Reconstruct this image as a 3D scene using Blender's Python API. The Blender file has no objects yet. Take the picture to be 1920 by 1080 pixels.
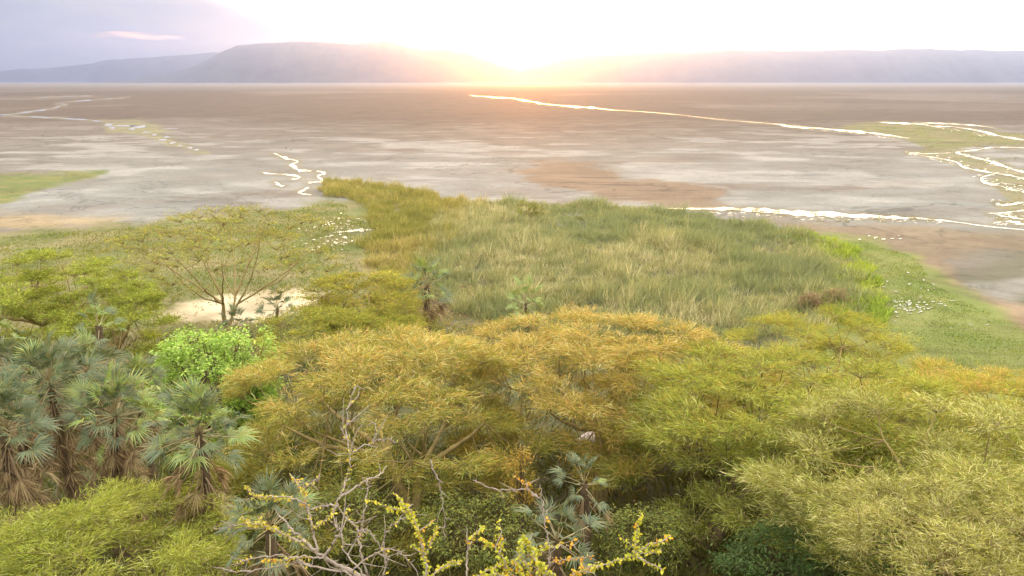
import bpy, math, random
import numpy as np
from mathutils import Vector, Matrix, noise as mnoise

# ---------------------------------------------------------------- camera, sky, sun, exposure
F = 1507.0                     # focal length in pixels of a 1920 x 1080 frame
HORIZON = 152.0                # row of the true horizon
CAM_H = 30.0
PITCH = math.atan((540.0 - HORIZON) / F)
SUN_EL = math.radians(1.75)
SUN_AZ = math.radians(1.0)     # to the right of +Y

SKY_STRENGTH = 0.12
VEIL_A, VEIL_B = (2.3, 2.12, 1.75), (3.3, 3.05, 2.5)          # thin white cloud, in the sky texture's units
BANK_A, BANK_B, BANK_OPACITY = (.43, .49, .56), (.56, .575, .58), 1.0
STREAK = (2.3, 1.25, .8)
HAZE_DENSITY, HAZE_G, HAZE_COLOR = 4.5e-5, 0.9, (0.46, 0.53, 0.82)

scene = bpy.context.scene
col = scene.collection
cam_data = bpy.data.cameras.new('camera')
cam = bpy.data.objects.new('camera', cam_data)
col.objects.link(cam)
cam.location = (0, 0, CAM_H)
cam.rotation_euler = (math.pi / 2 - PITCH, 0, 0)
cam_data.sensor_width = 36.0
cam_data.lens = 36.0 * F / 1920.0
cam_data.clip_start = 0.1
cam_data.clip_end = 60000.0
scene.camera = cam

world = bpy.data.worlds.new('World')
scene.world = world
world.use_nodes = True
wn, wl = world.node_tree.nodes, world.node_tree.links
for n in list(wn): wn.remove(n)
w_out = wn.new('ShaderNodeOutputWorld')
w_bg = wn.new('ShaderNodeBackground')
w_sky = wn.new('ShaderNodeTexSky')
w_sky.sky_type = 'NISHITA'
w_sky.sun_disc = False
w_sky.sun_elevation = SUN_EL
w_sky.sun_rotation = SUN_AZ
w_sky.altitude = 900
w_sky.air_density = 1.0
w_sky.dust_density = 1.5
w_sky.ozone_density = 1.0
w_bg.inputs['Strength'].default_value = 0.15
w_bg.inputs['Strength'].default_value = SKY_STRENGTH
# thin high cloud over the whole sky, and a mauve cloud bank rising to the left of the sunset
def wmath(op, a, b=None, c=None, clamp=False):
    n = wn.new('ShaderNodeMath'); n.operation = op; n.use_clamp = clamp
    for i, v in enumerate((a, b, c)):
        if v is None: continue
        if isinstance(v, (int, float)): n.inputs[i].default_value = v
        else: wl.new(v, n.inputs[i])
    return n.outputs[0]
def wmap(v, a, b, c=0.0, d=1.0):
    n = wn.new('ShaderNodeMapRange'); n.interpolation_type = 'SMOOTHSTEP'
    wl.new(v, n.inputs[0])
    for i, k in zip((1, 2, 3, 4), (a, b, c, d)): n.inputs[i].default_value = k
    return n.outputs[0]
def wmix(fac, a, b, mode='MIX'):
    n = wn.new('ShaderNodeMix'); n.data_type = 'RGBA'; n.blend_type = mode
    if isinstance(fac, (int, float)): n.inputs[0].default_value = fac
    else: wl.new(fac, n.inputs[0])
    for i, v in ((6, a), (7, b)):
        if isinstance(v, tuple): n.inputs[i].default_value = (*v, 1)
        else: wl.new(v, n.inputs[i])
    return n.outputs[2]
w_tc = wn.new('ShaderNodeTexCoord')
w_sep = wn.new('ShaderNodeSeparateXYZ')
wl.new(w_tc.outputs['Generated'], w_sep.inputs[0])
wx_, wy_, wz_ = w_sep.outputs
w_den = wmath('ADD', wmath('MAXIMUM', wz_, 0.0), 0.10)
w_comb = wn.new('ShaderNodeCombineXYZ')
wl.new(wmath('DIVIDE', wx_, w_den), w_comb.inputs[0]); wl.new(wmath('DIVIDE', wy_, w_den), w_comb.inputs[1])
def wnoise(scale, detail, rough=0.55):
    n = wn.new('ShaderNodeTexNoise'); n.inputs['Scale'].default_value = scale
    n.inputs['Detail'].default_value = detail; n.inputs['Roughness'].default_value = rough
    wl.new(w_comb.outputs[0], n.inputs['Vector'])
    return n.outputs[0]
w_n1, w_n2 = wnoise(0.55, 6), wnoise(1.7, 6, 0.6)
veil = wmix(w_n1, VEIL_A, VEIL_B)
w_skyc = wmix(1.0, w_sky.outputs[0], veil, 'ADD')
bank_v = wmath('ADD', wmath('SUBTRACT', wmath('MULTIPLY', wx_, -0.37), wz_), wmath('MULTIPLY', wmath('SUBTRACT', w_n2, 0.5), 0.05))
bank = wmath('MULTIPLY', wmap(bank_v, -0.03, 0.045), BANK_OPACITY)
bank_col = wmix(wmap(w_n2, 0.35, 0.65), BANK_A, BANK_B)
# one small pink streak of lit cloud low in the bank
dxs = wmath('DIVIDE', wmath('ADD', wx_, 0.405), 0.045)
dzs = wmath('DIVIDE', wmath('SUBTRACT', wmath('SUBTRACT', wz_, 0.0475), wmath('MULTIPLY', wmath('ADD', wx_, 0.405), -0.03)), 0.0045)
w_n3 = wn.new('ShaderNodeTexNoise'); w_n3.inputs['Scale'].default_value = 60; w_n3.inputs['Detail'].default_value = 4
w_mp3 = wn.new('ShaderNodeMapping'); w_mp3.inputs['Scale'].default_value = (0.5, 0.5, 4.0)
wl.new(w_tc.outputs['Generated'], w_mp3.inputs[0]); wl.new(w_mp3.outputs[0], w_n3.inputs['Vector'])
streak = wmath('SUBTRACT', wmath('ADD', 1.0, wmath('MULTIPLY', wmath('SUBTRACT', w_n3.outputs[0], 0.5), 3.0)), wmath('ADD', wmath('MULTIPLY', dxs, dxs), wmath('MULTIPLY', dzs, dzs)))
front = wmap(wy_, 0.0, 0.3)
bank_col = wmix(wmath('MULTIPLY', wmap(streak, 0.1, 1.1, 0.0, 0.8), front), bank_col, STREAK)
wl.new(wmix(bank, w_skyc, bank_col), w_bg.inputs[0])
wl.new(w_bg.outputs[0], w_out.inputs[0])

sun_data = bpy.data.lights.new('sun', 'SUN')
sun_data.energy = 0.28
sun_data.angle = math.radians(0.53)
sun_data.color = (1.0, 0.26, 0.012)
sun = bpy.data.objects.new('sun', sun_data)
col.objects.link(sun)
sd = Vector((math.sin(SUN_AZ) * math.cos(SUN_EL), math.cos(SUN_AZ) * math.cos(SUN_EL), math.sin(SUN_EL)))
sun.rotation_euler = sd.to_track_quat('Z', 'Y').to_euler()
sun.location = (0, 0, 60)

vs = scene.view_settings
vs.view_transform = 'Standard'
vs.look = 'None'
vs.gamma = 1.0
vs.use_curve_mapping = False
vs.exposure = 3.0
scene.render.engine = 'CYCLES'
scene.cycles.use_denoising = True
scene.cycles.max_bounces = 6
scene.cycles.volume_bounces = 1
scene.cycles.transparent_max_bounces = 8

# ---------------------------------------------------------------- helpers
RNG = np.random.default_rng(11)
CP, SP = math.cos(PITCH), math.sin(PITCH)

def ray(px, py):
    """direction(s) through a pixel of the 1920 x 1080 frame, arrays allowed"""
    u = (np.asarray(px, float) - 960.0) / F
    v = (540.0 - np.asarray(py, float)) / F
    return u, CP + v * SP, -SP + v * CP

def on_ground(px, py, z=0.0):
    dx, dy, dz = ray(px, py)
    t = (z - CAM_H) / dz
    return np.stack([dx * t, dy * t, np.full_like(dx * t, z)], -1)

def at(px, py, Y):
    dx, dy, dz = ray(px, py)
    t = Y / dy
    return np.array([dx * t, Y + 0 * t, CAM_H + dz * t]).T

def to_pixel(x, y, z):
    yc = y * CP - (z - CAM_H) * SP
    zc = y * SP + (z - CAM_H) * CP
    yc = np.maximum(yc, 0.01)
    return 960 + F * x / yc, 540 - F * zc / yc

def vnoise(x, y, seed=0):
    xi, yi = np.floor(x).astype(np.int64), np.floor(y).astype(np.int64)
    xf, yf = x - xi, y - yi
    def h(a, b):
        n = (a * 374761393 + b * 668265263 + seed * 974634777) & 0xffffffff
        n = ((n ^ (n >> 13)) * 1274126177) & 0xffffffff
        return ((n ^ (n >> 16)) & 0xffff) / 65535.0
    u, v = xf * xf * (3 - 2 * xf), yf * yf * (3 - 2 * yf)
    return (h(xi, yi) * (1 - u) + h(xi + 1, yi) * u) * (1 - v) + (h(xi, yi + 1) * (1 - u) + h(xi + 1, yi + 1) * u) * v

def fbm(x, y, seed=0, octv=4, gain=0.5):
    a, s, t = 1.0, 0.0, 0.0
    for i in range(octv):
        s = s + a * vnoise(x * 2 ** i + 17.3 * i, y * 2 ** i - 9.1 * i, seed + i)
        t += a
        a *= gain
    return s / t

def sstep(a, b, x):
    t = np.clip((x - a) / (b - a), 0, 1)
    return t * t * (3 - 2 * t)

HY = [-120, -30, 0, 3, 8, 15, 25, 35, 45, 60, 80, 102, 30000]
HZ = [40, 31, 28.25, 27, 22.4, 16, 9.6, 5.6, 3.2, 1.6, 0.45, 0, 0]
def terrain(x, y):
    x, y = np.asarray(x, float), np.asarray(y, float)
    z = np.interp(y, HY, HZ)
    w = sstep(100, 70, y)
    return z + w * (fbm(x / 9.0 + 50, y / 9.0 + 50, 3) - 0.5) * np.where(y > 12, 1.4, 0.3)

def new_mesh(name, verts, faces, colors=None, smooth=False):
    """verts N x 3, faces: array M x 3 or M x 4 (or a list of such arrays)"""
    me = bpy.data.meshes.new(name)
    fl = faces if isinstance(faces, list) else [faces]
    fl = [np.asarray(f, np.int32) for f in fl if len(f)]
    verts = np.asarray(verts, np.float32)
    me.vertices.add(len(verts))
    me.vertices.foreach_set('co', verts.ravel())
    nl = sum(f.size for f in fl)
    npoly = sum(len(f) for f in fl)
    me.loops.add(nl)
    me.loops.foreach_set('vertex_index', np.concatenate([f.ravel() for f in fl]))
    me.polygons.add(npoly)
    tot = np.concatenate([np.full(len(f), f.shape[1], np.int32) for f in fl])
    st = np.concatenate([[0], np.cumsum(tot)[:-1]]).astype(np.int32)
    me.polygons.foreach_set('loop_start', st)
    me.polygons.foreach_set('loop_total', tot)
    if smooth:
        me.polygons.foreach_set('use_smooth', np.ones(npoly, bool))
    me.update(calc_edges=True)
    if colors is not None:
        c = np.ones((len(verts), 4), np.float32)
        c[:, :3] = colors
        a = me.color_attributes.new('tint', 'FLOAT_COLOR', 'POINT')
        a.data.foreach_set('color', c.ravel())
    return me

def link(name, me, m=None, parent=None):
    o = bpy.data.objects.new(name, me)
    col.objects.link(o)
    if m is not None and len(me.materials) == 0:
        me.materials.append(m)
    if parent is not None:
        o.parent = parent
    return o

def tag(o, label=None, cat=None, group=None, kind=None):
    if label: o['label'] = label
    if cat: o['category'] = cat
    if group: o['group'] = group
    if kind: o['kind'] = kind
    return o

def empty(name, loc):
    o = bpy.data.objects.new(name, None)
    col.objects.link(o)
    o.location = loc
    o.empty_display_size = 0.3
    return o

def lin(r, g, b):
    def f(c):
        c /= 255.0
        return c / 12.92 if c <= 0.04045 else ((c + 0.055) / 1.055) ** 2.4
    return np.array([f(r), f(g), f(b)])

# ---------------------------------------------------------------- materials
def nodes_of(name):
    m = bpy.data.materials.new(name)
    m.use_nodes = True
    nt = m.node_tree
    for n in list(nt.nodes): nt.nodes.remove(n)
    out = nt.nodes.new('ShaderNodeOutputMaterial')
    return m, nt, out

def leaf_material(name, trans=0.4, gloss=0.0, warm=(1.15, 1.05, 0.6)):
    """two-sided leaf: colour from the 'tint' attribute, diffuse + translucent (+ a little gloss)"""
    m, nt, out = nodes_of(name)
    at_ = nt.nodes.new('ShaderNodeAttribute'); at_.attribute_name = 'tint'
    df = nt.nodes.new('ShaderNodeBsdfDiffuse')
    tr = nt.nodes.new('ShaderNodeBsdfTranslucent')
    mul = nt.nodes.new('ShaderNodeMix'); mul.data_type = 'RGBA'; mul.blend_type = 'MULTIPLY'
    mul.inputs[0].default_value = 1.0
    mul.inputs[7].default_value = (*warm, 1)
    mx = nt.nodes.new('ShaderNodeMixShader'); mx.inputs[0].default_value = trans
    nt.links.new(at_.outputs[0], df.inputs[0])
    nt.links.new(at_.outputs[0], mul.inputs[6])
    nt.links.new(mul.outputs[2], tr.inputs[0])
    nt.links.new(df.outputs[0], mx.inputs[1])
    nt.links.new(tr.outputs[0], mx.inputs[2])
    last = mx
    if gloss:
        gl = nt.nodes.new('ShaderNodeBsdfGlossy'); gl.inputs['Roughness'].default_value = 0.45
        gl.inputs[0].default_value = (0.8, 0.85, 0.9, 1)
        m2 = nt.nodes.new('ShaderNodeMixShader'); m2.inputs[0].default_value = gloss
        nt.links.new(mx.outputs[0], m2.inputs[1]); nt.links.new(gl.outputs[0], m2.inputs[2])
        last = m2
    nt.links.new(last.outputs[0], out.inputs[0])
    return m

def noisy_material(name, c1, c2, scale, rough=0.9, bump=0.0, bump_scale=None, detail=6, attr=None):
    m, nt, out = nodes_of(name)
    bs = nt.nodes.new('ShaderNodeBsdfPrincipled')
    bs.inputs['Roughness'].default_value = rough
    bs.inputs['Specular IOR Level'].default_value = 0.2
    tc = nt.nodes.new('ShaderNodeTexCoord')
    nz = nt.nodes.new('ShaderNodeTexNoise')
    nz.inputs['Scale'].default_value = scale; nz.inputs['Detail'].default_value = detail
    rp = nt.nodes.new('ShaderNodeValToRGB')
    rp.color_ramp.elements[0].position = 0.3; rp.color_ramp.elements[1].position = 0.7
    rp.color_ramp.elements[0].color = (*c1, 1); rp.color_ramp.elements[1].color = (*c2, 1)
    nt.links.new(tc.outputs['Object'], nz.inputs['Vector'])
    nt.links.new(nz.outputs[0], rp.inputs[0])
    nt.links.new(rp.outputs[0], bs.inputs['Base Color'])
    if bump:
        bp = nt.nodes.new('ShaderNodeBump'); bp.inputs['Strength'].default_value = bump
        bp.inputs['Distance'].default_value = 0.05
        n2 = nt.nodes.new('ShaderNodeTexNoise'); n2.inputs['Scale'].default_value = bump_scale or scale * 3
        n2.inputs['Detail'].default_value = 4
        nt.links.new(tc.outputs['Object'], n2.inputs['Vector'])
        nt.links.new(n2.outputs[0], bp.inputs['Height']); nt.links.new(bp.outputs[0], bs.inputs['Normal'])
    nt.links.new(bs.outputs[0], out.inputs[0])
    return m

def ground_material():
    m, nt, out = nodes_of('mud_and_soil')
    bs = nt.nodes.new('ShaderNodeBsdfPrincipled')
    bs.inputs['Roughness'].default_value = 0.85
    bs.inputs['Specular IOR Level'].default_value = 0.15
    at_ = nt.nodes.new('ShaderNodeAttribute'); at_.attribute_name = 'tint'
    tc = nt.nodes.new('ShaderNodeTexCoord')
    def noise(scale, detail, rough=0.6, dist=0.0):
        n = nt.nodes.new('ShaderNodeTexNoise')
        n.inputs['Scale'].default_value = scale; n.inputs['Detail'].default_value = detail
        n.inputs['Roughness'].default_value = rough; n.inputs['Distortion'].default_value = dist
        nt.links.new(tc.outputs['Object'], n.inputs['Vector'])
        return n
    n1 = noise(0.045, 8, 0.62, 0.4)
    n2 = noise(0.6, 6)
    mp = nt.nodes.new('ShaderNodeMapRange')
    mp.inputs[1].default_value = 0.3; mp.inputs[2].default_value = 0.7
    mp.inputs[3].default_value = 0.78; mp.inputs[4].default_value = 1.2
    mp2 = nt.nodes.new('ShaderNodeMapRange')
    mp2.inputs[1].default_value = 0.3; mp2.inputs[2].default_value = 0.7
    mp2.inputs[3].default_value = 0.9; mp2.inputs[4].default_value = 1.1
    nt.links.new(n1.outputs[0], mp.inputs[0]); nt.links.new(n2.outputs[0], mp2.inputs[0])
    mu = nt.nodes.new('ShaderNodeMath'); mu.operation = 'MULTIPLY'
    nt.links.new(mp.outputs[0], mu.inputs[0]); nt.links.new(mp2.outputs[0], mu.inputs[1])
    # thin dark rivulets and cracks where a warped noise crosses its mean
    def rivulets(scale, width, dark, gate_scale, lo, hi):
        a = noise(scale, 5, 0.55, 1.2); g = noise(gate_scale, 2)
        d = nt.nodes.new('ShaderNodeMath'); d.operation = 'SUBTRACT'; d.inputs[1].default_value = 0.5
        nt.links.new(a.outputs[0], d.inputs[0])
        ab = nt.nodes.new('ShaderNodeMath'); ab.operation = 'ABSOLUTE'; nt.links.new(d.outputs[0], ab.inputs[0])
        r = nt.nodes.new('ShaderNodeMapRange'); r.interpolation_type = 'SMOOTHSTEP'
        r.inputs[1].default_value = 0.0; r.inputs[2].default_value = width; r.inputs[3].default_value = 1.0; r.inputs[4].default_value = 0.0
        nt.links.new(ab.outputs[0], r.inputs[0])
        gr = nt.nodes.new('ShaderNodeMapRange'); gr.inputs[1].default_value = lo; gr.inputs[2].default_value = hi
        nt.links.new(g.outputs[0], gr.inputs[0])
        p = nt.nodes.new('ShaderNodeMath'); p.operation = 'MULTIPLY'; nt.links.new(r.outputs[0], p.inputs[0]); nt.links.new(gr.outputs[0], p.inputs[1])
        q = nt.nodes.new('ShaderNodeMath'); q.operation = 'MULTIPLY_ADD'; q.inputs[1].default_value = -dark; q.inputs[2].default_value = 1.0
        nt.links.new(p.outputs[0], q.inputs[0])
        return q.outputs[0]
    for out_ in (rivulets(0.012, 0.012, 0.42, 0.006, 0.42, 0.6), rivulets(0.035, 0.014, 0.34, 0.012, 0.45, 0.6), rivulets(0.12, 0.02, 0.22, 0.02, 0.4, 0.6)):
        m2 = nt.nodes.new('ShaderNodeMath'); m2.operation = 'MULTIPLY'
        nt.links.new(mu.outputs[0], m2.inputs[0]); nt.links.new(out_, m2.inputs[1]); mu = m2
    vm = nt.nodes.new('ShaderNodeVectorMath'); vm.operation = 'SCALE'
    nt.links.new(at_.outputs['Vector'], vm.inputs[0]); nt.links.new(mu.outputs[0], vm.inputs['Scale'])
    nt.links.new(vm.outputs[0], bs.inputs['Base Color'])
    nt.links.new(bs.outputs[0], out.inputs[0])
    return m

def water_material():
    m, nt, out = nodes_of('shallow_water')
    bs = nt.nodes.new('ShaderNodeBsdfPrincipled')
    bs.inputs['Base Color'].default_value = (0.22, 0.19, 0.14, 1)
    bs.inputs['Roughness'].default_value = 0.12
    bs.inputs['IOR'].default_value = 1.33
    tc = nt.nodes.new('ShaderNodeTexCoord')
    nz = nt.nodes.new('ShaderNodeTexNoise'); nz.inputs['Scale'].default_value = 1.3; nz.inputs['Detail'].default_value = 3
    bp = nt.nodes.new('ShaderNodeBump'); bp.inputs['Strength'].default_value = 0.06; bp.inputs['Distance'].default_value = 0.2
    nt.links.new(tc.outputs['Object'], nz.inputs['Vector']); nt.links.new(nz.outputs[0], bp.inputs['Height'])
    nt.links.new(bp.outputs[0], bs.inputs['Normal'])
    nt.links.new(bs.outputs[0], out.inputs[0])
    return m

M_WATER = water_material()
M_GROUND = ground_material()

# ---------------------------------------------------------------- ground: one sheet from the hillside to the far shore
def poly_sd(px, py, poly):
    """signed distance (negative inside) to a polygon given in the same units"""
    P = np.asarray(poly, float)
    d = np.full(px.shape, 1e9)
    inside = np.zeros(px.shape, bool)
    for i in range(len(P)):
        a, b = P[i], P[(i + 1) % len(P)]
        e = b - a
        wx, wy = px - a[0], py - a[1]
        t = np.clip((wx * e[0] + wy * e[1]) / max(e @ e, 1e-9), 0, 1)
        d = np.minimum(d, np.hypot(wx - t * e[0], wy - t * e[1]))
        c = ((a[1] > py) != (b[1] > py)) & (px < (b[0] - a[0]) * (py - a[1]) / ((b[1] - a[1]) or 1e-9) + a[0])
        inside ^= c
    return np.where(inside, -d, d)

MARSH_RIGHT = [(1545, 446), (1640, 452), (1715, 482), (1790, 545), (1850, 578), (1900, 610), (1935, 640), (2150, 760), (1600, 790), (1480, 640), (1560, 520)]
MARSH_LEFT = [(-200, 440), (0, 432), (150, 428), (330, 408), (470, 392), (560, 384), (612, 362), (680, 368), (780, 420), (790, 520), (800, 660), (600, 680), (-200, 680)]
GRASS_FAR_LEFT = [(-160, 335), (0, 330), (130, 324), (200, 321), (150, 340), (70, 362), (0, 384), (-160, 400)]
SAND = [(280, 600), (330, 570), (420, 548), (560, 541), (620, 549), (590, 575), (480, 600), (360, 606)]
ISLE_FAR_RIGHT = [(1560, 238), (1660, 229), (1800, 240), (1990, 262), (1990, 272), (1860, 272), (1760, 284), (1700, 287), (1760, 296), (1690, 258), (1620, 250)]
BRAID_RIGHT = [(1705, 285), (1790, 284), (1830, 292), (1900, 315), (1990, 330), (1990, 430), (1860, 418), (1880, 395), (1860, 385), (1900, 375), (1845, 340), (1860, 328), (1800, 308), (1740, 295)]
POOL_GRASS_LEFT = [(190, 227), (260, 226), (300, 236), (330, 244), (300, 250), (350, 272), (390, 286), (350, 283), (290, 262), (240, 250), (200, 246)]
BROWN_PATCH = [(950, 318), (1045, 296), (1120, 303), (1165, 320), (1150, 338), (1250, 342), (1370, 352), (1345, 372), (1370, 388), (1240, 388), (1130, 384), (1060, 352), (1000, 340)]
SHORE_RIGHT = [(1440, 412), (1600, 420), (1760, 425), (1930, 440), (1990, 470), (1850, 474), (1770, 486), (1800, 540), (1700, 490), (1640, 452), (1540, 446)]
SHORE_RIGHT_LOW = [(1745, 500), (1800, 545), (1870, 570), (1990, 600), (1990, 660), (1905, 640), (1850, 600), (1790, 560)]
TAN_LEFT = [(-150, 398), (60, 396), (240, 408), (180, 428), (0, 436), (-150, 440)]

STREAMS = []
STREAMS.append(dict(name='stream', label='straight bright channel running in from below the sun',
       pts=[(880, 178.5, .5), (895, 180, 1.0), (925, 182.3, 1.6), (960, 184, 1.5), (975, 187, 2.2), (1000, 191, 1.8), (1030, 196, 2.2), (1095, 201, 2.0), (1150, 206, .5), (1250, 213, .4), (1350, 224, .35), (1450, 232, .4), (1480, 236.5, 1.4), (1540, 241, 2.0), (1600, 246, 2.6), (1650, 251, 2.0), (1700, 259, 1.4)], seed=1, wide=1.3, mod_=.8))
STREAMS.append(dict(name='stream', label='thin far stream winding away at the left edge',
       pts=[(-120, 222, 1), (0, 216, 1.2), (45, 211, 1.2), (95, 204, 1.6), (112, 199, 1.6), (125, 195.5, 1), (104, 193.5, .8), (150, 189, 1), (200, 185.5, 1), (228, 183.5, .9), (243, 181.5, 1)], seed=2))
STREAMS.append(dict(name='stream', label='thin stream leading to the small green pool at left',
       pts=[(-60, 212, .8), (0, 216.5, 1), (60, 219, 1.2), (120, 222, 1.3), (160, 224.5, 1.2), (196, 228, 2)], seed=3))
STREAMS.append(dict(name='stream', label='faint far streak of water near the left shore',
       pts=[(60, 184, .5), (90, 182, .8), (130, 180.5, .9), (172, 179.5, .6)], seed=4))
STREAMS.append(dict(name='stream', label='narrow loop of water at the top of the braided stream by the two birds',
       pts=[(512, 287, 1), (519, 289, 1.6), (530, 295, 1.3), (541, 298, 1.5), (552, 300, 1.3), (558, 303, 1.6), (550, 307, 1.4), (545, 309.5, 1.6), (553, 313, 2.6), (557, 317.5, 2.6), (566, 320, 1.7), (587, 320.5, 1.2)], seed=5, wide=1.7, mod_=.7))
STREAMS.append(dict(name='stream', label='bright bend of water close beside the tip of the reeds',
       pts=[(593, 321, 1), (601, 322, 1.6), (610, 325, 2), (600, 328, 1.6), (595, 330, 2), (602, 336, 2.6), (606, 340, 2.4), (592, 341, 2), (577, 343, 1.4)], seed=6, wide=1.7, mod_=.7))
STREAMS.append(dict(name='stream', label='small hooked puddle in the middle of the braided stream',
       pts=[(491, 323.7, .8), (507, 325.5, .9), (535, 327, .6), (552, 329, 1.3), (561, 332, 1.8), (556, 335, 1.5), (545, 336.5, .9)], seed=7, wide=1.7, mod_=.7))
STREAMS.append(dict(name='stream', label='short white puddle left of the braided stream',
       pts=[(514, 341, 1.2), (521, 343.5, 2.4), (523, 347, 2.4), (534, 348.5, 1.2)], seed=8, wide=1.7, mod_=.7))
STREAMS.append(dict(name='stream', label='lowest wide puddle of the braided stream by the reeds',
       pts=[(579, 351, 1), (573, 354, 2), (568, 358, 3.2), (561, 361, 2.2), (572, 364, 1.4), (585, 365, .8)], seed=9, wide=1.7, mod_=.7))
STREAMS.append(dict(name='stream', label='upper bright shoreline stream above the green islet at right',
       pts=[(1648, 229, .8), (1680, 231, 1.6), (1725, 232.5, 1.8), (1751, 236.5, 1.6), (1789, 238, 1.8), (1821, 242.5, 2.6), (1853, 249, 2), (1885, 257, 2), (1935, 264, 2), (2050, 278, 2)], seed=10))
STREAMS.append(dict(name='stream', label='pale second strand over the green islet at right',
       pts=[(1720, 230, .8), (1789, 232.5, 1.3), (1846, 237, 1.5), (1876, 243, 1)], seed=11))
STREAMS.append(dict(name='stream', label='long left bank of the braided river at right',
       pts=[(1702, 285, 1.0), (1736, 293, 1.4), (1768, 298, 1.4), (1793, 304, 1.6), (1810, 314, 2.8), (1853, 323, 1.8), (1895, 329, 2), (1935, 339, 2), (2000, 350, 2)], seed=12, wide=.95))
STREAMS.append(dict(name='stream', label='right bank of the braided river bending in at the frame edge',
       pts=[(1990, 279, 2), (1920, 277, 2.2), (1864, 276, 1.6), (1832, 281, 1.4), (1793, 285, 1.4), (1806, 290, 1.5), (1838, 297, 1.5), (1874, 308, 3), (1910, 320, 2), (1990, 335, 2)], seed=13, wide=.95))
STREAMS.append(dict(name='stream', label='short strand joining the braided river at its upper tip',
       pts=[(1716, 288, .8), (1745, 288, 1.1), (1795, 286, 1)], seed=14))
STREAMS.append(dict(name='stream', label='curled strand of the braided river around a muddy spit',
       pts=[(1864, 326, 1.2), (1840, 333, 1.6), (1846, 342, 1.8), (1874, 348, 1.8), (1896, 355, 2.4), (1935, 361, 2.6), (2000, 368, 2.6)], seed=15, wide=.95))
STREAMS.append(dict(name='stream', label='white foamy pool of the braided river below the curled strand',
       pts=[(1868, 381, 1.2), (1880, 385, 3), (1900, 382, 4), (1930, 378, 5), (1990, 376, 5)], seed=16, wide=.95))
STREAMS.append(dict(name='stream', label='narrow pointed inlet at the right edge above the glittering shallows',
       pts=[(1853, 400.5, 1.2), (1885, 399, 1.8), (1915, 395, 1.6), (1990, 390, 1.6)], seed=17, wide=.95))
STREAMS.append(dict(name='stream', label='lower strand of the pointed inlet at the right edge',
       pts=[(1862, 401.5, 1), (1880, 405, 1.2), (1906, 409, 1.4), (1990, 420, 1.6)], seed=18, wide=.95))
STREAMS.append(dict(name='stream', label='broken white pool where the shallows meet the right edge',
       pts=[(1860, 419, 1.4), (1885, 415, 3), (1906, 418, 3.4), (1940, 424, 3), (2000, 432, 3)], seed=19, wide=.95))
STREAMS.append(dict(name='stream', label='wide glittering shallows along the back of the reed bed',
       pts=[(1240, 391, .8), (1300, 391, 2.2), (1350, 391.5, 4), (1400, 393, 5.2), (1450, 396, 7), (1500, 400, 8), (1560, 403, 8), (1620, 405, 7), (1680, 408, 5.5), (1730, 410, 3.4), (1790, 416, 1.6), (1850, 424, 1.4), (1930, 432, 1.6), (2020, 442, 1.6)], seed=20, rag=.3, mod_=.25))
STREAMS.append(dict(name='stream', label='small bright pool in the grass left of the reeds',
       pts=[(622, 436, .8), (645, 434, 1.8), (675, 432, 3), (703, 430, 3.4)], seed=21, wide=1.4, mod_=.6))

def resample(pts, n_per=9):
    P = np.asarray(pts, float)
    if len(P) < 3:
        t = np.linspace(0, 1, 12)[:, None]
        return P[0] * (1 - t) + P[-1] * t
    Q = np.vstack([2 * P[0] - P[1], P, 2 * P[-1] - P[-2]])
    out = []
    for i in range(1, len(Q) - 2):
        for t in np.linspace(0, 1, n_per, endpoint=False):
            a, b, c, d = Q[i - 1], Q[i], Q[i + 1], Q[i + 2]
            out.append(.5 * (2 * b + (c - a) * t + (2 * a - 5 * b + 4 * c - d) * t * t + (3 * b - a - 3 * c + d) * t ** 3))
    out.append(P[-1])
    return np.array(out)

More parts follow.
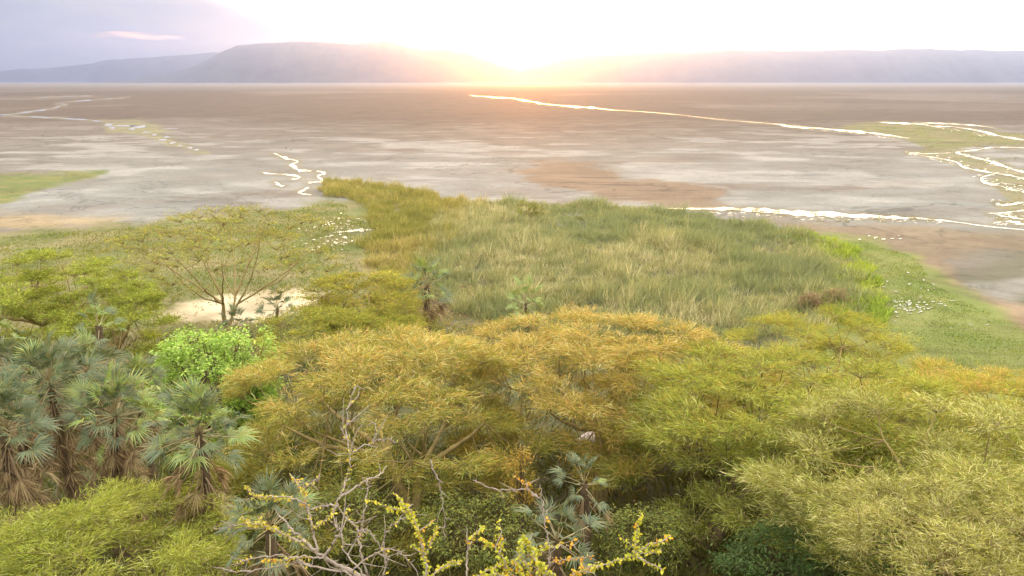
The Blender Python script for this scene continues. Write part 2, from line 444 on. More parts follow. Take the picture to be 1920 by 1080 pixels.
def build_ground():
    rows = np.concatenate([np.linspace(153.25, 164, 30), np.linspace(164.5, 440, 300), np.linspace(441.5, 620, 100)])
    ys = on_ground(np.full_like(rows, 960.0), rows)[:, 1]
    ys = np.concatenate([[24500.0], ys, np.linspace(ys[-1] - 0.7, -60, 90)])
    ncol = 400
    s = np.linspace(-1, 1, ncol)
    w = 46 + 0.86 * np.maximum(ys, 0)
    X = w[:, None] * s[None]
    Y = np.repeat(ys[:, None], ncol, 1)
    Z = terrain(X, Y)
    px, py = to_pixel(X, Y, Z)
    # soil colours (albedo) by place, with broken edges
    wob = (fbm(X / 22, Y / 22, 5, 5) - 0.5)
    wob2 = (fbm(X / 90, Y / 90, 9, 5) - 0.5)
    fine = (fbm(X / 5, Y / 5, 21, 4) - 0.5)
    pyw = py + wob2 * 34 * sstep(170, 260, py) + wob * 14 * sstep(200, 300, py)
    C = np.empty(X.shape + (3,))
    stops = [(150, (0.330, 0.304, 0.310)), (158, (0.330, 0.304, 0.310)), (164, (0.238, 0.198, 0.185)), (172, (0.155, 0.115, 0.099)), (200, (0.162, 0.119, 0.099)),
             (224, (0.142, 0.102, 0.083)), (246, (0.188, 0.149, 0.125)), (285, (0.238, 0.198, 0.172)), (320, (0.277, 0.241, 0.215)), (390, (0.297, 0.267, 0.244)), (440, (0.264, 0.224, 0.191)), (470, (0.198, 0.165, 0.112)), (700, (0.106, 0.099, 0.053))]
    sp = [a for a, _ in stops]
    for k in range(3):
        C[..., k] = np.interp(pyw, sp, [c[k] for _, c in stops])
    # long streaks: wetter brown and dry pale salt crusts
    st1 = fbm(X / 60 + 3, Y / 34, 31, 5, 0.55)
    st2 = fbm(X / 26 + 9, Y / 16, 41, 4, 0.55)
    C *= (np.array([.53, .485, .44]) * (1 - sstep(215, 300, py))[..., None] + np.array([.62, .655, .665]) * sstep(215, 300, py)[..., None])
    near = sstep(215, 270, py)
    def blend(mask, c):
        mask = np.clip(mask, 0, 1)[..., None]
        C[:] = C * (1 - mask) + np.array(c) * mask
    blend(sstep(.55, .72, st1) * near * .75, (0.121, 0.090, 0.071))
    blend(sstep(.56, .68, st2) * near * .55, (0.147, 0.121, 0.105))
    blend(sstep(.52, .64, 1 - st2) * near * .6, (0.265, 0.242, 0.225))
    far = sstep(166, 172, py) * (1 - near)
    blend(sstep(.52, .66, fbm(X / 300, Y / 500, 51, 4)) * far * .5, (0.162, 0.128, 0.112))
    blend(sstep(.55, .66, fbm(X / 420, Y / 340, 61, 4)) * far * .6, (0.084, 0.056, 0.043))
    def zone(poly, c, soft, wa, op=1.0, c2=None):
        d = poly_sd(px, py, poly) + wa * (wob * 1.3 + fine * .8)
        mk = sstep(soft, -soft, d) * op
        if c2 is None:
            blend(mk, c)
        else:
            t = np.clip(.5 + 2.2 * (fbm(X / 5, Y / 5, 77, 4) - .5), 0, 1)[..., None]
            cc = np.array(c) * (1 - t) + np.array(c2) * t
            mk = np.clip(mk, 0, 1)[..., None]
            C[:] = C * (1 - mk) + cc * mk
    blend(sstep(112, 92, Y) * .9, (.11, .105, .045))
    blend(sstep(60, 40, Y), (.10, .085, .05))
    zone(BROWN_PATCH, (0.156, 0.102, 0.065), 9, 30, .9)
    zone(SHORE_RIGHT, (0.184, 0.136, 0.085), 10, 26, .9, (0.150, 0.102, 0.065))
    zone(TAN_LEFT, (0.299, 0.211, 0.109), 12, 30, .7)
    zone(GRASS_FAR_LEFT, (.095, .115, .027), 6, 22, 1, (.15, .135, .04))
    zone(ISLE_FAR_RIGHT, (.115, .125, .035), 3, 9, 1, (.17, .13, .065))
    zone(BRAID_RIGHT, (.135, .13, .045), 4, 14, .85, (.20, .15, .09))
    zone(POOL_GRASS_LEFT, (.13, .14, .045), 4, 12, .8, (.22, .17, .11))
    zone(MARSH_LEFT, (.105, .12, .03), 10, 30, 1, (.20, .16, .075))
    zone(SHORE_RIGHT_LOW, (.17, .105, .065), 10, 26, .9, (.27, .19, .13))
    zone(MARSH_RIGHT, (.125, .15, .035), 14, 40, 1, (.17, .165, .05))
    zone(SAND, (.58, .47, .32), 7, 40, 1, (.36, .28, .17))
    # wet, darker margins along the channels
    dm = np.full(px.shape, 1e9)
    for st in STREAMS:
        R = resample(st['pts'], 3)
        for a, b in zip(R[:-1], R[1:]):
            ex, ey = (b[0] - a[0]) * .45, b[1] - a[1]
            wx_, wy_ = (px - a[0]) * .45, py - a[1]
            t = np.clip((wx_ * ex + wy_ * ey) / max(ex * ex + ey * ey, 1e-6), 0, 1)
            dm = np.minimum(dm, np.hypot(wx_ - t * ex, wy_ - t * ey) - (a[2] + b[2]) * .3)
    sc_ = np.clip((py - 160) / 130, .25, 1.3)
    mk = sstep(5.5, .5, (dm + 5 * wob + 4 * fine) / sc_) * .6
    blend(mk * (py < 460), (.155, .125, .075))
    n, mcol = X.shape
    idx = np.arange(n * mcol).reshape(n, mcol)
    faces = np.stack([idx[:-1, :-1], idx[1:, :-1], idx[1:, 1:], idx[:-1, 1:]], -1).reshape(-1, 4)
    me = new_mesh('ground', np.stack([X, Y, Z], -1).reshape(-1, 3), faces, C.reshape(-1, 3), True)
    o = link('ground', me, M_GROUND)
    tag(o, 'dried pale mud of the lake bed running up to the green hillside', 'ground', kind='structure')
build_ground()

# ---------------------------------------------------------------- mountains
def mountain(name, label, prof, D, depth, seed, c1, c2, foot=153.0):
    """a range whose crest follows bearings/heights; prof = (pixel column, crest row) at distance D + depth/2"""
    pxs = np.array([p[0] for p in prof], float)
    pys = np.array([p[1] for p in prof], float)
    n, m = 420, 46
    cx = np.linspace(pxs[0], pxs[-1], n)
    Dr = D + depth * .5
    crest = (HORIZON - np.interp(cx, pxs, pys)) / F * Dr + CAM_H
    k = np.hanning(5); k /= k.sum()
    crest = np.convolve(np.pad(crest, 2, 'edge'), k, 'valid')
    wx = (cx - 960) / F * Dr
    crest = crest * (1 + .035 * (fbm(wx / 380, wx * 0 + seed, seed, 5, .62) - .5)) + 12 * (vnoise(wx / 90, wx * 0 + seed, seed + 4) - .5)
    t = np.linspace(0, 1, m)
    prof_t = np.where(t < .5, sstep(0, .5, t) ** .9, 1 - .75 * sstep(.5, 1, t))
    X = np.repeat(wx[:, None], m, 1)
    Y = D + depth * t[None] + 0 * X
    gul = fbm(X / 420, Y / 1300, seed + 3, 5, .55)
    side = 4 * t * (1 - t)
    low = np.where(t < .5, side, 0)
    Z = crest[:, None] * prof_t[None] * (1 - .42 * low * (np.abs(t - .5) * 2) ** .5 * (gul - .2)) - 3
    Y = Y + (fbm(X / 900, X * 0, seed + 8, 4) - .5)[:, :] * depth * .35 * (1 - t[None]) * (t[None] < .5)
    idx = np.arange(n * m).reshape(n, m)
    faces = np.stack([idx[:-1, :-1], idx[1:, :-1], idx[1:, 1:], idx[:-1, 1:]], -1).reshape(-1, 4)
    me = new_mesh(name, np.stack([X, Y, Z], -1).reshape(-1, 3), faces, None, True)
    o = link(name, me, noisy_material(name + '_rock', c1, c2, 0.004, 1.0))
    tag(o, label, 'mountain', kind='structure')

mountain('mountain', 'long flat topped blue mountain left of the setting sun',
         [(250, 153), (330, 142), (400, 120), (440, 100), (470, 89), (520, 85), (580, 83), (680, 86), (722, 83), (735, 82), (770, 92), (800, 96), (840, 97), (880, 104), (910, 114), (940, 124), (970, 133), (1000, 138), (1040, 146), (1090, 153)],
         14200, 3000, 3, (.05, .055, .06), (.09, .085, .08))
mountain('mountain', 'straight level escarpment right of the setting sun',
         [(900, 153), (940, 144), (970, 135), (1000, 128), (1030, 120), (1060, 112), (1100, 107), (1180, 104), (1240, 102), (1290, 100), (1340, 98), (1365, 97), (1450, 99), (1520, 98), (1580, 96), (1620, 98), (1660, 95), (1710, 94), (1760, 98), (1792, 96), (1830, 99), (1920, 97), (2000, 99), (2150, 96), (2350, 103), (2500, 110)],
         15200, 3000, 7, (.05, .05, .055), (.085, .08, .08))
mountain('mountain', 'pale distant ridge sloping down at the far left',
         [(-700, 120), (-400, 128), (-250, 134), (-100, 140), (0, 139), (60, 131), (120, 129), (200, 121), (225, 115), (300, 111), (360, 107), (420, 102), (520, 100), (600, 108), (700, 140), (760, 153)],
         20200, 3000, 12, (.06, .06, .065), (.09, .09, .09))

# ---------------------------------------------------------------- haze
def build_haze():
    x0, x1, y0, y1, z0, z1 = -24000, 24000, -90, 25200, -6, 1150
    v = [(x, y, z) for x in (x0, x1) for y in (y0, y1) for z in (z0, z1)]
    f = [(0, 1, 3, 2), (4, 6, 7, 5), (0, 4, 5, 1), (2, 3, 7, 6), (0, 2, 6, 4), (1, 5, 7, 3)]
    me = new_mesh('haze', v, np.array(f))
    m, nt, out = nodes_of('haze')
    pv = nt.nodes.new('ShaderNodeVolumePrincipled')
    pv.inputs['Density'].default_value = HAZE_DENSITY
    pv.inputs['Anisotropy'].default_value = HAZE_G
    pv.inputs['Color'].default_value = (*HAZE_COLOR, 1)
    for k in ('Density Attribute', 'Color Attribute', 'Temperature Attribute'):
        pv.inputs[k].default_value = ''
    nt.links.new(pv.outputs[0], out.inputs['Volume'])
    o = link('haze', me, m)
    tag(o, 'warm evening haze over the whole lake basin', 'haze', kind='stuff')
build_haze()

# ---------------------------------------------------------------- streams and pools
def stream(name, label, pts, seed=0, z=0.05, rag=0.35, mod_=1.0, wide=1.0):
    R = resample(pts)
    R[:, 2] *= wide
    n = len(R)
    x, y, w = R[:, 0], R[:, 1], np.maximum(R[:, 2], .25)
    tx, ty = np.gradient(x), np.gradient(y)
    l = np.hypot(tx, ty) + 1e-6
    nx, ny = -ty / l, tx / l
    rr = np.random.default_rng(seed + 100)
    sm = lambda: np.convolve(np.pad(rr.standard_normal(n), 2, 'wrap'), [.2, .5, .7, .5, .2], 'valid').clip(-1.6, 1.6)
    wa, wb = w * (1 + rag * sm()), w * (1 + rag * sm())
    arc = np.cumsum(l)
    mod = .15 + 1.9 * vnoise(arc / 13.0, arc * 0 + seed, 3) ** 1.8
    mod = mod_ * mod + 1 - mod_
    wa, wb = wa * mod, wb * mod
    taper = np.clip(np.minimum(np.arange(n), np.arange(n)[::-1]) / 3.0, .12, 1)
    wa, wb = np.maximum(wa, .1) * taper, np.maximum(wb, .1) * taper
    A = on_ground(x + nx * wa * 1.2, y + ny * wa * .55, z)
    B = on_ground(x - nx * wb * 1.2, y - ny * wb * .55, z)
    V = np.empty((2 * n, 3)); V[0::2] = A; V[1::2] = B
    i = np.arange(n - 1) * 2
    faces = np.stack([i, i + 2, i + 3, i + 1], -1)
    o = link(name, new_mesh(name, V, faces), M_WATER)
    tag(o, label, 'stream', kind='structure')

def pools(name, label, spots, z=0.05, seed=0):
    rr = np.random.default_rng(seed)
    V, Fc = [], []
    for (x, y, a, b) in spots:
        k = len(V)
        n = 9
        ph = rr.uniform(0, 6.28)
        for j in range(n):
            t = 2 * math.pi * j / n + ph * .1
            r = 1 + .35 * rr.standard_normal()
            r = min(max(r, .5), 1.6)
            V.append(on_ground(x + a * r * math.cos(t), y + b * r * math.sin(t), z))
        c = len(V); V.append(on_ground(x, y, z))
        for j in range(n): Fc.append((c, k + (j + 1) % n, k + j))
    o = link(name, new_mesh(name, np.array(V), np.array(Fc)), M_WATER)
    tag(o, label, 'pools', kind='stuff')

for st in STREAMS: stream(**st)
pools('pool', 'chain of little pools in the green patch at far left',
      [(203, 234, 10, 3), (210, 240, 7, 2.5), (236, 236, 14, 1.6), (262, 237, 18, 2.4), (246, 242, 7, 1.5), (274, 248, 8, 1.4), (290, 253, 7, 1.6), (312, 257, 8, 1.4), (304, 262, 6, 1.6), (322, 268, 7, 1.6), (338, 273, 4, 1.2), (354, 277, 5, 1.4), (369, 281, 4, 1.4), (320, 241, 12, .8)], seed=3)
rp = np.random.default_rng(5)
sp_ = []
for cx, cy, sx, sy, n in ((1705, 574, 24, 7, 60), (1840, 632, 22, 9, 60), (1850, 656, 24, 3, 50), (1750, 640, 60, 22, 26), (1720, 540, 40, 25, 16), (1800, 676, 40, 10, 16), (1655, 445, 22, 3, 8)):
    for i in range(n):
        sp_.append((cx + sx * rp.standard_normal(), cy + sy * rp.standard_normal(), rp.uniform(1.2, 3.8), rp.uniform(.4, .95)))
braid = []
for a, b, k in (((1702, 285), (1920, 336), 40), ((1793, 285), (1910, 320), 40), ((1840, 333), (1920, 360), 40), ((1868, 381), (1940, 380), 40), ((1853, 400), (1940, 410), 40), ((1860, 418), (1960, 426), 40), ((1480, 237), (1700, 259), 50), ((1700, 231), (1920, 262), 50), ((1300, 398), (1760, 416), 90)):
    for i in range(k):
        t = rp.random()
        y = a[1] + (b[1] - a[1]) * t
        braid.append((a[0] + (b[0] - a[0]) * t + rp.normal(0, 8), y + rp.normal(0, 3.0 if y > 270 else 1.6), rp.uniform(1, 5), rp.uniform(.2, .55) * (1 if y > 270 else .6)))
pools('pool', 'broken specks of shallow water along the braided river at right', braid, z=0.07, seed=9)
pools('pool', 'glittering specks of water in the green marsh at right', sp_, z=0.12, seed=4)
sp_ = [(640 + 28 * rp.standard_normal(), 418 + 6 * rp.standard_normal(), rp.uniform(1, 3), rp.uniform(.5, 1.1)) for _ in range(40)] + \
      [(620 + 22 * rp.standard_normal(), 450 + 12 * rp.standard_normal(), rp.uniform(1, 4), rp.uniform(.5, 1.1)) for _ in range(36)]
pools('pool', 'scattered specks of water in the grass left of the reeds', sp_, z=0.10, seed=5)

# ---------------------------------------------------------------- vegetation helpers
def tubes(paths, radii, sides=5, colors=None):
    """paths: list of N x 3 arrays, radii: list of N arrays -> verts, quads, colours"""
    V, Fq, Cc = [], [], []
    base = 0
    for i, (P, r) in enumerate(zip(paths, radii)):
        P = np.asarray(P, float); n = len(P)
        T = np.gradient(P, axis=0)
        T /= np.linalg.norm(T, axis=1, keepdims=True) + 1e-9
        up = np.where(np.abs(T[:, 2:3]) > .9, np.array([[1., 0, 0]]), np.array([[0, 0, 1.]]))
        U = np.cross(T, up); U /= np.linalg.norm(U, axis=1, keepdims=True) + 1e-9
        W = np.cross(T, U)
        a = np.arange(sides) * 2 * math.pi / sides
        ring = P[:, None] + np.asarray(r)[:, None, None] * (U[:, None] * np.cos(a)[None, :, None] + W[:, None] * np.sin(a)[None, :, None])
        V.append(ring.reshape(-1, 3))
        idx = base + np.arange(n * sides).reshape(n, sides)
        nx = np.roll(idx, -1, 1)
        Fq.append(np.stack([idx[:-1], nx[:-1], nx[1:], idx[1:]], -1).reshape(-1, 4))
        if colors is not None:
            Cc.append(np.repeat(np.asarray(colors[i])[None], n * sides, 0))
        base += n * sides
    return np.vstack(V), np.vstack(Fq), (np.vstack(Cc) if colors is not None else None)

def tube_mesh(name, paths, radii, sides=5, colors=None):
    V, Fq, Cc = tubes(paths, radii, sides, colors)
    return new_mesh(name, V, Fq, Cc, True)

def unit(v):
    return v / (np.linalg.norm(v, axis=-1, keepdims=True) + 1e-9)

def blades(P, D, L, W, droop, rng, colors, side_bias=None):
    """bent tapering strips (leaf sprays, twigs with fine leaves): a bent kite, 2 triangles each.
    P,D N x 3; L,W,droop N; colors N x 3"""
    n = len(P)
    D = unit(D)
    rnd = rng.standard_normal((n, 3))
    if side_bias is not None: rnd = rnd * .6 + side_bias
    S = unit(np.cross(D, rnd))
    g = np.zeros((n, 3)); g[:, 2] = -1
    p1 = P + D * (L * .5)[:, None] + g * (droop * .25 * L)[:, None]
    p2 = P + D * L[:, None] + g * (droop * L)[:, None]
    w = W[:, None]
    V = np.empty((n, 4, 3))
    V[:, 0] = P
    V[:, 1] = p1 - S * w * .5; V[:, 2] = p1 + S * w * .5
    V[:, 3] = p2
    b = np.arange(n)[:, None] * 4
    Fq = np.concatenate([b + np.array([[0, 2, 1]]), b + np.array([[1, 2, 3]])], 0)
    return V.reshape(-1, 3), Fq, np.repeat(colors, 4, 0)

def pick(rng, n, cols, wts=None, jit=.18):
    cols = np.asarray(cols, float)
    i = rng.choice(len(cols), n, p=wts)
    return cols[i] * np.exp(jit * rng.standard_normal((n, 1)))

def curve(a, b, rng, bow=(0, 0, 0), n=8, wig=.04):
    t = np.linspace(0, 1, n)[:, None]
    a, b = np.asarray(a, float), np.asarray(b, float)
    L = np.linalg.norm(b - a)
    P = a + (b - a) * t + 4 * t * (1 - t) * np.asarray(bow)
    w = rng.standard_normal((n, 3)) * wig * L
    w[0] = 0; w[-1] = 0
    return P + np.cumsum(w, 0) * .3 * np.sin(t * math.pi)

M_BARK_YELLOW = noisy_material('acacia_bark', (.20, .15, .06), (.34, .25, .11), 2.5, .85, .5, 9)
M_BARK_BROWN = noisy_material('brown_bark', (.075, .05, .03), (.16, .11, .065), 3, .9, .6, 10)
M_BARK_GREY = noisy_material('grey_twig_bark', (.22, .175, .145), (.42, .34, .29), 9, .85, .6, 30)
M_ACACIA = leaf_material('acacia_leaf', .32)
M_BROAD = leaf_material('broad_leaf', .35, .02)
M_PALM = leaf_material('palm_leaf', .22, .06, (1.1, 1.05, .7))
M_DEAD = leaf_material('dead_palm_leaf', .25, 0, (1.1, .95, .7))
M_REED = leaf_material('reed_leaf', .35)
M_GRASS = leaf_material('grass_leaf', .35)
M_TWIG = leaf_material('thin_twig', .0)

def crown_gap(V, gaps):
    """keeps foliage out of a few clear shafts (real openings in the crown): gaps = (centre, axis, radius)"""
    keep = np.ones(len(V), bool)
    for c, ax, r in gaps:
        ax = unit(np.asarray(ax, float)); d = V - np.asarray(c)
        t = d @ ax
        q = np.linalg.norm(d - t[:, None] * ax, axis=1)
        keep &= q > r
    return keep

def acacia(label, px, Y, R, ztop, thick, seed, cols, wts=None, dens=190, base=None, nlimb=8, stems=1, fork=.32, drop=.22, Lr=(.3, .8), Wd=.031,
           pad_r=(1.3, 2.2), npads=None, top_cols=None, layers=.58, sy=1.0, limb_r=1.0, droop=.32, gaps=(), group=None, twig_cols=((.40, .34, .16), (.30, .24, .11)), name='acacia_tree', cat='tree', lift=.25, ragged=.25, bark=None, limb_rr=(.42, .68), limb_bow=0.0):
    """umbrella acacia: forked trunk, limbs that rise and flatten, twigs and feathery sprays in layered pads"""
    M_BK = bark or M_BARK_YELLOW
    rng = np.random.default_rng(seed)
    cx = (px - 960) / F * (Y * CP + (CAM_H - ztop) * SP)
    C = np.array([cx, Y])
    if base is None: bx, by = cx + rng.uniform(-.15, .15) * R, Y + rng.uniform(-.15, .1) * R
    else:
        by = base[1]; bx = (base[0] - 960) / F * (by * CP + (CAM_H - float(terrain(0, by))) * SP)
    bz = float(terrain(bx, by))
    B = np.array([bx, by, bz - .15])
    H = ztop - bz
    root = empty(name, B)
    tag(root, label, cat, group)
    off = -B
    # pads over the crown
    if npads is None: npads = int(2.75 * (R / np.mean(pad_r)) ** 2)
    pads = []
    for k in range(npads * 6):
        if len(pads) >= npads: break
        a = rng.uniform(0, 2 * math.pi); r = R * math.sqrt(rng.uniform(0, 1)) * (1 + ragged * (vnoise(np.array([a * 1.6 + 3]), np.array([seed * 1.7]), 5)[0] - .6))
        z = ztop - H * drop * (r / R) ** 2 - rng.uniform(0, .35)
        if rng.random() < layers: z -= (.34 * rng.integers(1, 4) + rng.uniform(-.06, .06)) * thick
        p = np.array([C[0] + r * math.cos(a), C[1] + sy * r * math.sin(a), z])
        if all(np.linalg.norm((p - q) * (1, 1, 1.6)) > .52 * np.mean(pad_r) for q in pads): pads.append(p)
    pads = np.array(pads)
    # trunk(s)
    paths, rads = [], []
    forks = []
    tr = (.028 * H + .05) * limb_r
    for s in range(stems):
        fz = bz + H * fork * rng.uniform(.8, 1.2)
        sa = 2 * math.pi * s / stems + seed
        lean = (C - B[:2]) * .45 + (rng.standard_normal(2) * .05 * H if stems == 1 else np.array([math.cos(sa), math.sin(sa)]) * .075 * H * rng.uniform(.7, 1.3))
        fk = np.array([B[0] + lean[0], B[1] + lean[1], fz])
        P = curve(B + np.array([rng.uniform(-.2, .2) * (stems > 1), rng.uniform(-.2, .2) * (stems > 1), 0]), fk, rng, n=9, wig=.05)
        paths.append(P); rads.append(np.linspace(tr * 1.25, tr * .8, 9) * (1 if s == 0 else .8) * (1 + .5 * np.exp(-np.arange(9) * 1.2)))
        forks.append(fk)
    link('trunk', tube_mesh('trunk', [p + off for p in paths], rads, 8), M_BK, root)
    # limbs: each goes to the middle of a sector of pads
    nodes = []
    lp, lr_ = [], []
    nl = nlimb
    ang = np.arctan2(pads[:, 1] - C[1], pads[:, 0] - C[0])
    a0 = rng.uniform(0, 6.28)
    for i in range(nl):
        a = a0 + 2 * math.pi * i / nl + rng.uniform(-.25, .25)
        rr = R * rng.uniform(*limb_rr)
        fk = min(forks, key=lambda q: np.hypot(q[0] - C[0] - rr * math.cos(a), q[1] - C[1] - sy * rr * math.sin(a)))
        e = np.array([C[0] + rr * math.cos(a), C[1] + sy * rr * math.sin(a), ztop - H * drop * (rr / R) ** 2 - thick * .55 - rng.uniform(.2, .6)])
        P = curve(fk, e, rng, bow=(0, 0, (limb_bow - .04) * H + rng.uniform(-.03, .05) * H), n=10, wig=.035)
        lp.append(P); lr_.append(np.linspace(tr * .62, tr * .2, 10))
        for q in range(4, 10): nodes.append((P[q], lr_[-1][q]))
    nd = np.array([n_[0] for n_ in nodes]); nr = np.array([n_[1] for n_ in nodes])
    for P, r_ in zip(lp, lr_):
        link('limb', tube_mesh('limb', [P + off], [r_], 6), M_BK, root)
    bp, br = [], []
    # pads -> branch, twigs, sprays
    LP, LD, LL, LW, LDr, LC = [], [], [], [], [], []
    tw_p, tw_r, tw_c = [], [], []
    for p in pads:
        pr = rng.uniform(*pad_r)
        i = np.argmin(np.linalg.norm((nd - p) * (1, 1, .6), axis=1))
        rt = p + np.array([0, 0, -pr * lift - .15])
        P = curve(nd[i], rt, rng, bow=(0, 0, -.06 * np.linalg.norm(rt - nd[i])), n=6, wig=.05)
        bp.append(P); br.append(np.linspace(nr[i] * .55, .03, 6))
        # main direction of the pad: outward
        out = np.array([p[0] - C[0], p[1] - C[1], 0.]); out = out / (R + 1e-6)
        nt_ = int(9 + 4 * pr)
        ta = rng.uniform(0, 2 * math.pi, nt_)
        tl = pr * rng.uniform(.55, 1.1, nt_)
        td = np.stack([np.cos(ta), np.sin(ta), rng.uniform(-.02, .28, nt_)], -1) + out * 1.0
        td = unit(td)
        tr0 = rt + td * .1
        tend = rt + td * tl[:, None] + np.array([0, 0, 1.]) * (pr * lift * rng.uniform(.3, 1.1, nt_))[:, None]
        nsp = int(dens * math.pi * pr * pr * .5 / nt_) + 2
        t = rng.uniform(.12, 1.0, (nt_, nsp)) ** .75
        bowz = (4 * t * (1 - t))[..., None] * np.array([0, 0, .12 * pr])
        sp = tr0[:, None] + (tend - tr0)[:, None] * t[..., None] + bowz + rng.standard_normal((nt_, nsp, 3)) * np.array([.17, .17, .055]) * pr
        sd_ = unit(tend - tr0)[:, None] * 1.0 + rng.standard_normal((nt_, nsp, 3)) * np.array([.62, .62, .22]) + np.array([0, 0, .06])
        n = nt_ * nsp
        LP.append(sp.reshape(-1, 3)); LD.append(sd_.reshape(-1, 3))
        LL.append(rng.uniform(*Lr, n)); LW.append(Wd * rng.uniform(.6, 1.4, n)); LDr.append(droop * rng.uniform(-.3, 1.3, n))
        padtone = np.exp(.10 * rng.standard_normal())
        cc = pick(rng, n, cols, wts) * padtone
        if top_cols is not None:  # dry flower tops and the warm low light, both put into the upper sprays' colour
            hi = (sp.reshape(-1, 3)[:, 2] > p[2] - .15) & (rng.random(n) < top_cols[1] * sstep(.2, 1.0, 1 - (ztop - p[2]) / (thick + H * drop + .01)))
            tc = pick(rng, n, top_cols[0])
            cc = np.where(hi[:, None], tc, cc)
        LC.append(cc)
        for k in range(nt_):
            tw_p.append(np.stack([rt, (rt + tend[k]) / 2 + np.array([0, 0, .1 * pr]), tend[k]])); tw_r.append(np.array([.028, .018, .008]))
            tw_c.append(np.array(twig_cols[rng.integers(len(twig_cols))]))
    link('branches', tube_mesh('branches', [p + off for p in bp], br, 5), M_BK, root)['kind'] = 'stuff'
    V1, F1, C1 = tubes([p + off for p in tw_p], tw_r, 3, tw_c)
    LP = np.vstack(LP); keep = crown_gap(LP, gaps)
    LD, LL, LW, LDr, LC = np.vstack(LD)[keep], np.concatenate(LL)[keep], np.concatenate(LW)[keep], np.concatenate(LDr)[keep], np.vstack(LC)[keep]
    V2, F2, C2 = blades(LP[keep] + off, LD, LL, LW, LDr, rng, LC, side_bias=np.array([0, 0, .5]))
    o = link('crown', new_mesh('crown', np.vstack([V2, V1]), [F2, F1 + len(V2)], np.vstack([C2, C1])), M_ACACIA, root)
    o['kind'] = 'stuff'
    return root

# leaf albedos, the warm ones reused for painted evening light on crown tops
OLIVE = (0.302, 0.305, 0.058); GOLD = (0.419, 0.334, 0.070); TAN = (0.609, 0.399, 0.148); GREEN = (0.202, 0.252, 0.051); YGREEN = (0.363, 0.401, 0.070)
PALE = (0.473, 0.472, 0.178); DEEP = (0.066, 0.123, 0.028); RUST = (0.403, 0.258, 0.084); BUFF = (0.554, 0.504, 0.235); DUSK = (0.202, 0.171, 0.057)

GAP_ROOF = [(at(x_, y_, 50), np.array(ray(x_, y_)).ravel(), r_) for x_, y_, r_ in ((1080, 812, .28), (1095, 818, .34), (1112, 822, .36), (1122, 830, .25), (1072, 808, .2))]
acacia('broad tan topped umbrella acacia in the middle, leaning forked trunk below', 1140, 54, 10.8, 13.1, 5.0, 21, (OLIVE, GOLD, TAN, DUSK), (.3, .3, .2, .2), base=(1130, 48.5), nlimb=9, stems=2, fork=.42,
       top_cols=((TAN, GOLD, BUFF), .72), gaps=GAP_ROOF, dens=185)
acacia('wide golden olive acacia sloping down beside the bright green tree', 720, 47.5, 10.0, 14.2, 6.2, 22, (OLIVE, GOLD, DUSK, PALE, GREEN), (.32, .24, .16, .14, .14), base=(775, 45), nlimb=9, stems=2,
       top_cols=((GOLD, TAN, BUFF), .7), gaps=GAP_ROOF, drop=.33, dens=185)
acacia('twiggy olive acacia at the edge of the green marsh', 1545, 63, 7.8, 12.0, 4.6, 23, (OLIVE, GOLD, YGREEN), (.5, .3, .2), dens=120, layers=.72, drop=.45, twig_cols=((.42, .35, .17), (.36, .29, .14)), nlimb=8)
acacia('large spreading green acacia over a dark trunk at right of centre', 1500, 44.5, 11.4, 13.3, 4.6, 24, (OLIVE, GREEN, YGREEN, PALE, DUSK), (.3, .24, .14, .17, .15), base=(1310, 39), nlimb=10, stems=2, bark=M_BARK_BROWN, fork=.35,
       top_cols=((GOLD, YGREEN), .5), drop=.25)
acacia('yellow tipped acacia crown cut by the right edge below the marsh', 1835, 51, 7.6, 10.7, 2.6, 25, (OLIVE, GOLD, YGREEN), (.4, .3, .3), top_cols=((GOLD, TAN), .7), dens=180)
acacia('near buff green acacia with long feathery sprays at lower right', 1810, 33.5, 8.2, 15.3, 3.2, 26, (PALE, OLIVE, DUSK, BUFF, GREEN), (.28, .24, .18, .18, .12), Lr=(.22, .6), Wd=.026, dens=270, drop=.28, twig_cols=((.40, .33, .18), (.3, .24, .11)))
acacia('low acacia crown cut by the lower right corner', 1905, 24.5, 4.8, 15.9, 2.0, 27, (PALE, OLIVE, BUFF, DUSK), (.3, .28, .22, .2), Lr=(.16, .45), Wd=.021, dens=330, pad_r=(.9, 1.5))
acacia('tall open acacia with bare fanning limbs above the pale sand patch', 425, 96, 13.0, 15.2, 3.8, 28, (OLIVE, GOLD, GREEN), (.5, .25, .25), base=(425, 94), nlimb=13, stems=4, fork=.24, dens=9, limb_rr=(.3, .85), layers=.6, pad_r=(1.4, 2.4), npads=100, limb_r=.45, Lr=(.3, .7), Wd=.06, drop=.22)
acacia('golden olive acacia crown between the sand patch and the reeds', 675, 86, 7.0, 9.8, 3.6, 29, (GOLD, OLIVE, GREEN), (.45, .4, .15), dens=75, drop=.4, Lr=(.25, .6), Wd=.06)
acacia('low olive acacia behind the bright green tree', 630, 77, 7.2, 7.4, 2.0, 30, (OLIVE, GOLD, GREEN), (.5, .25, .25), dens=120, Lr=(.25, .6), Wd=.055)
acacia('rounded green acacia at the left edge with leafy hanging sides', 70, 82, 9.6, 12.8, 6.0, 31, (GREEN, OLIVE, YGREEN), (.35, .4, .25), dens=130, Lr=(.25, .6), Wd=.06, layers=.78, drop=.42)
acacia('smaller green acacia above brown skirted palms at left', 190, 76, 5.8, 12.2, 5.0, 32, (GREEN, OLIVE, YGREEN), (.4, .35, .25), dens=140, Lr=(.25, .6), Wd=.055, layers=.75, drop=.42)
acacia('bright yellow green acacia filling the lower left corner', 120, 24.5, 6.2, 14.5, 2.2, 33, (YGREEN, OLIVE, GREEN, PALE), (.45, .25, .15, .15), Lr=(.18, .5), Wd=.022, dens=330, pad_r=(1.0, 1.8), drop=.22)

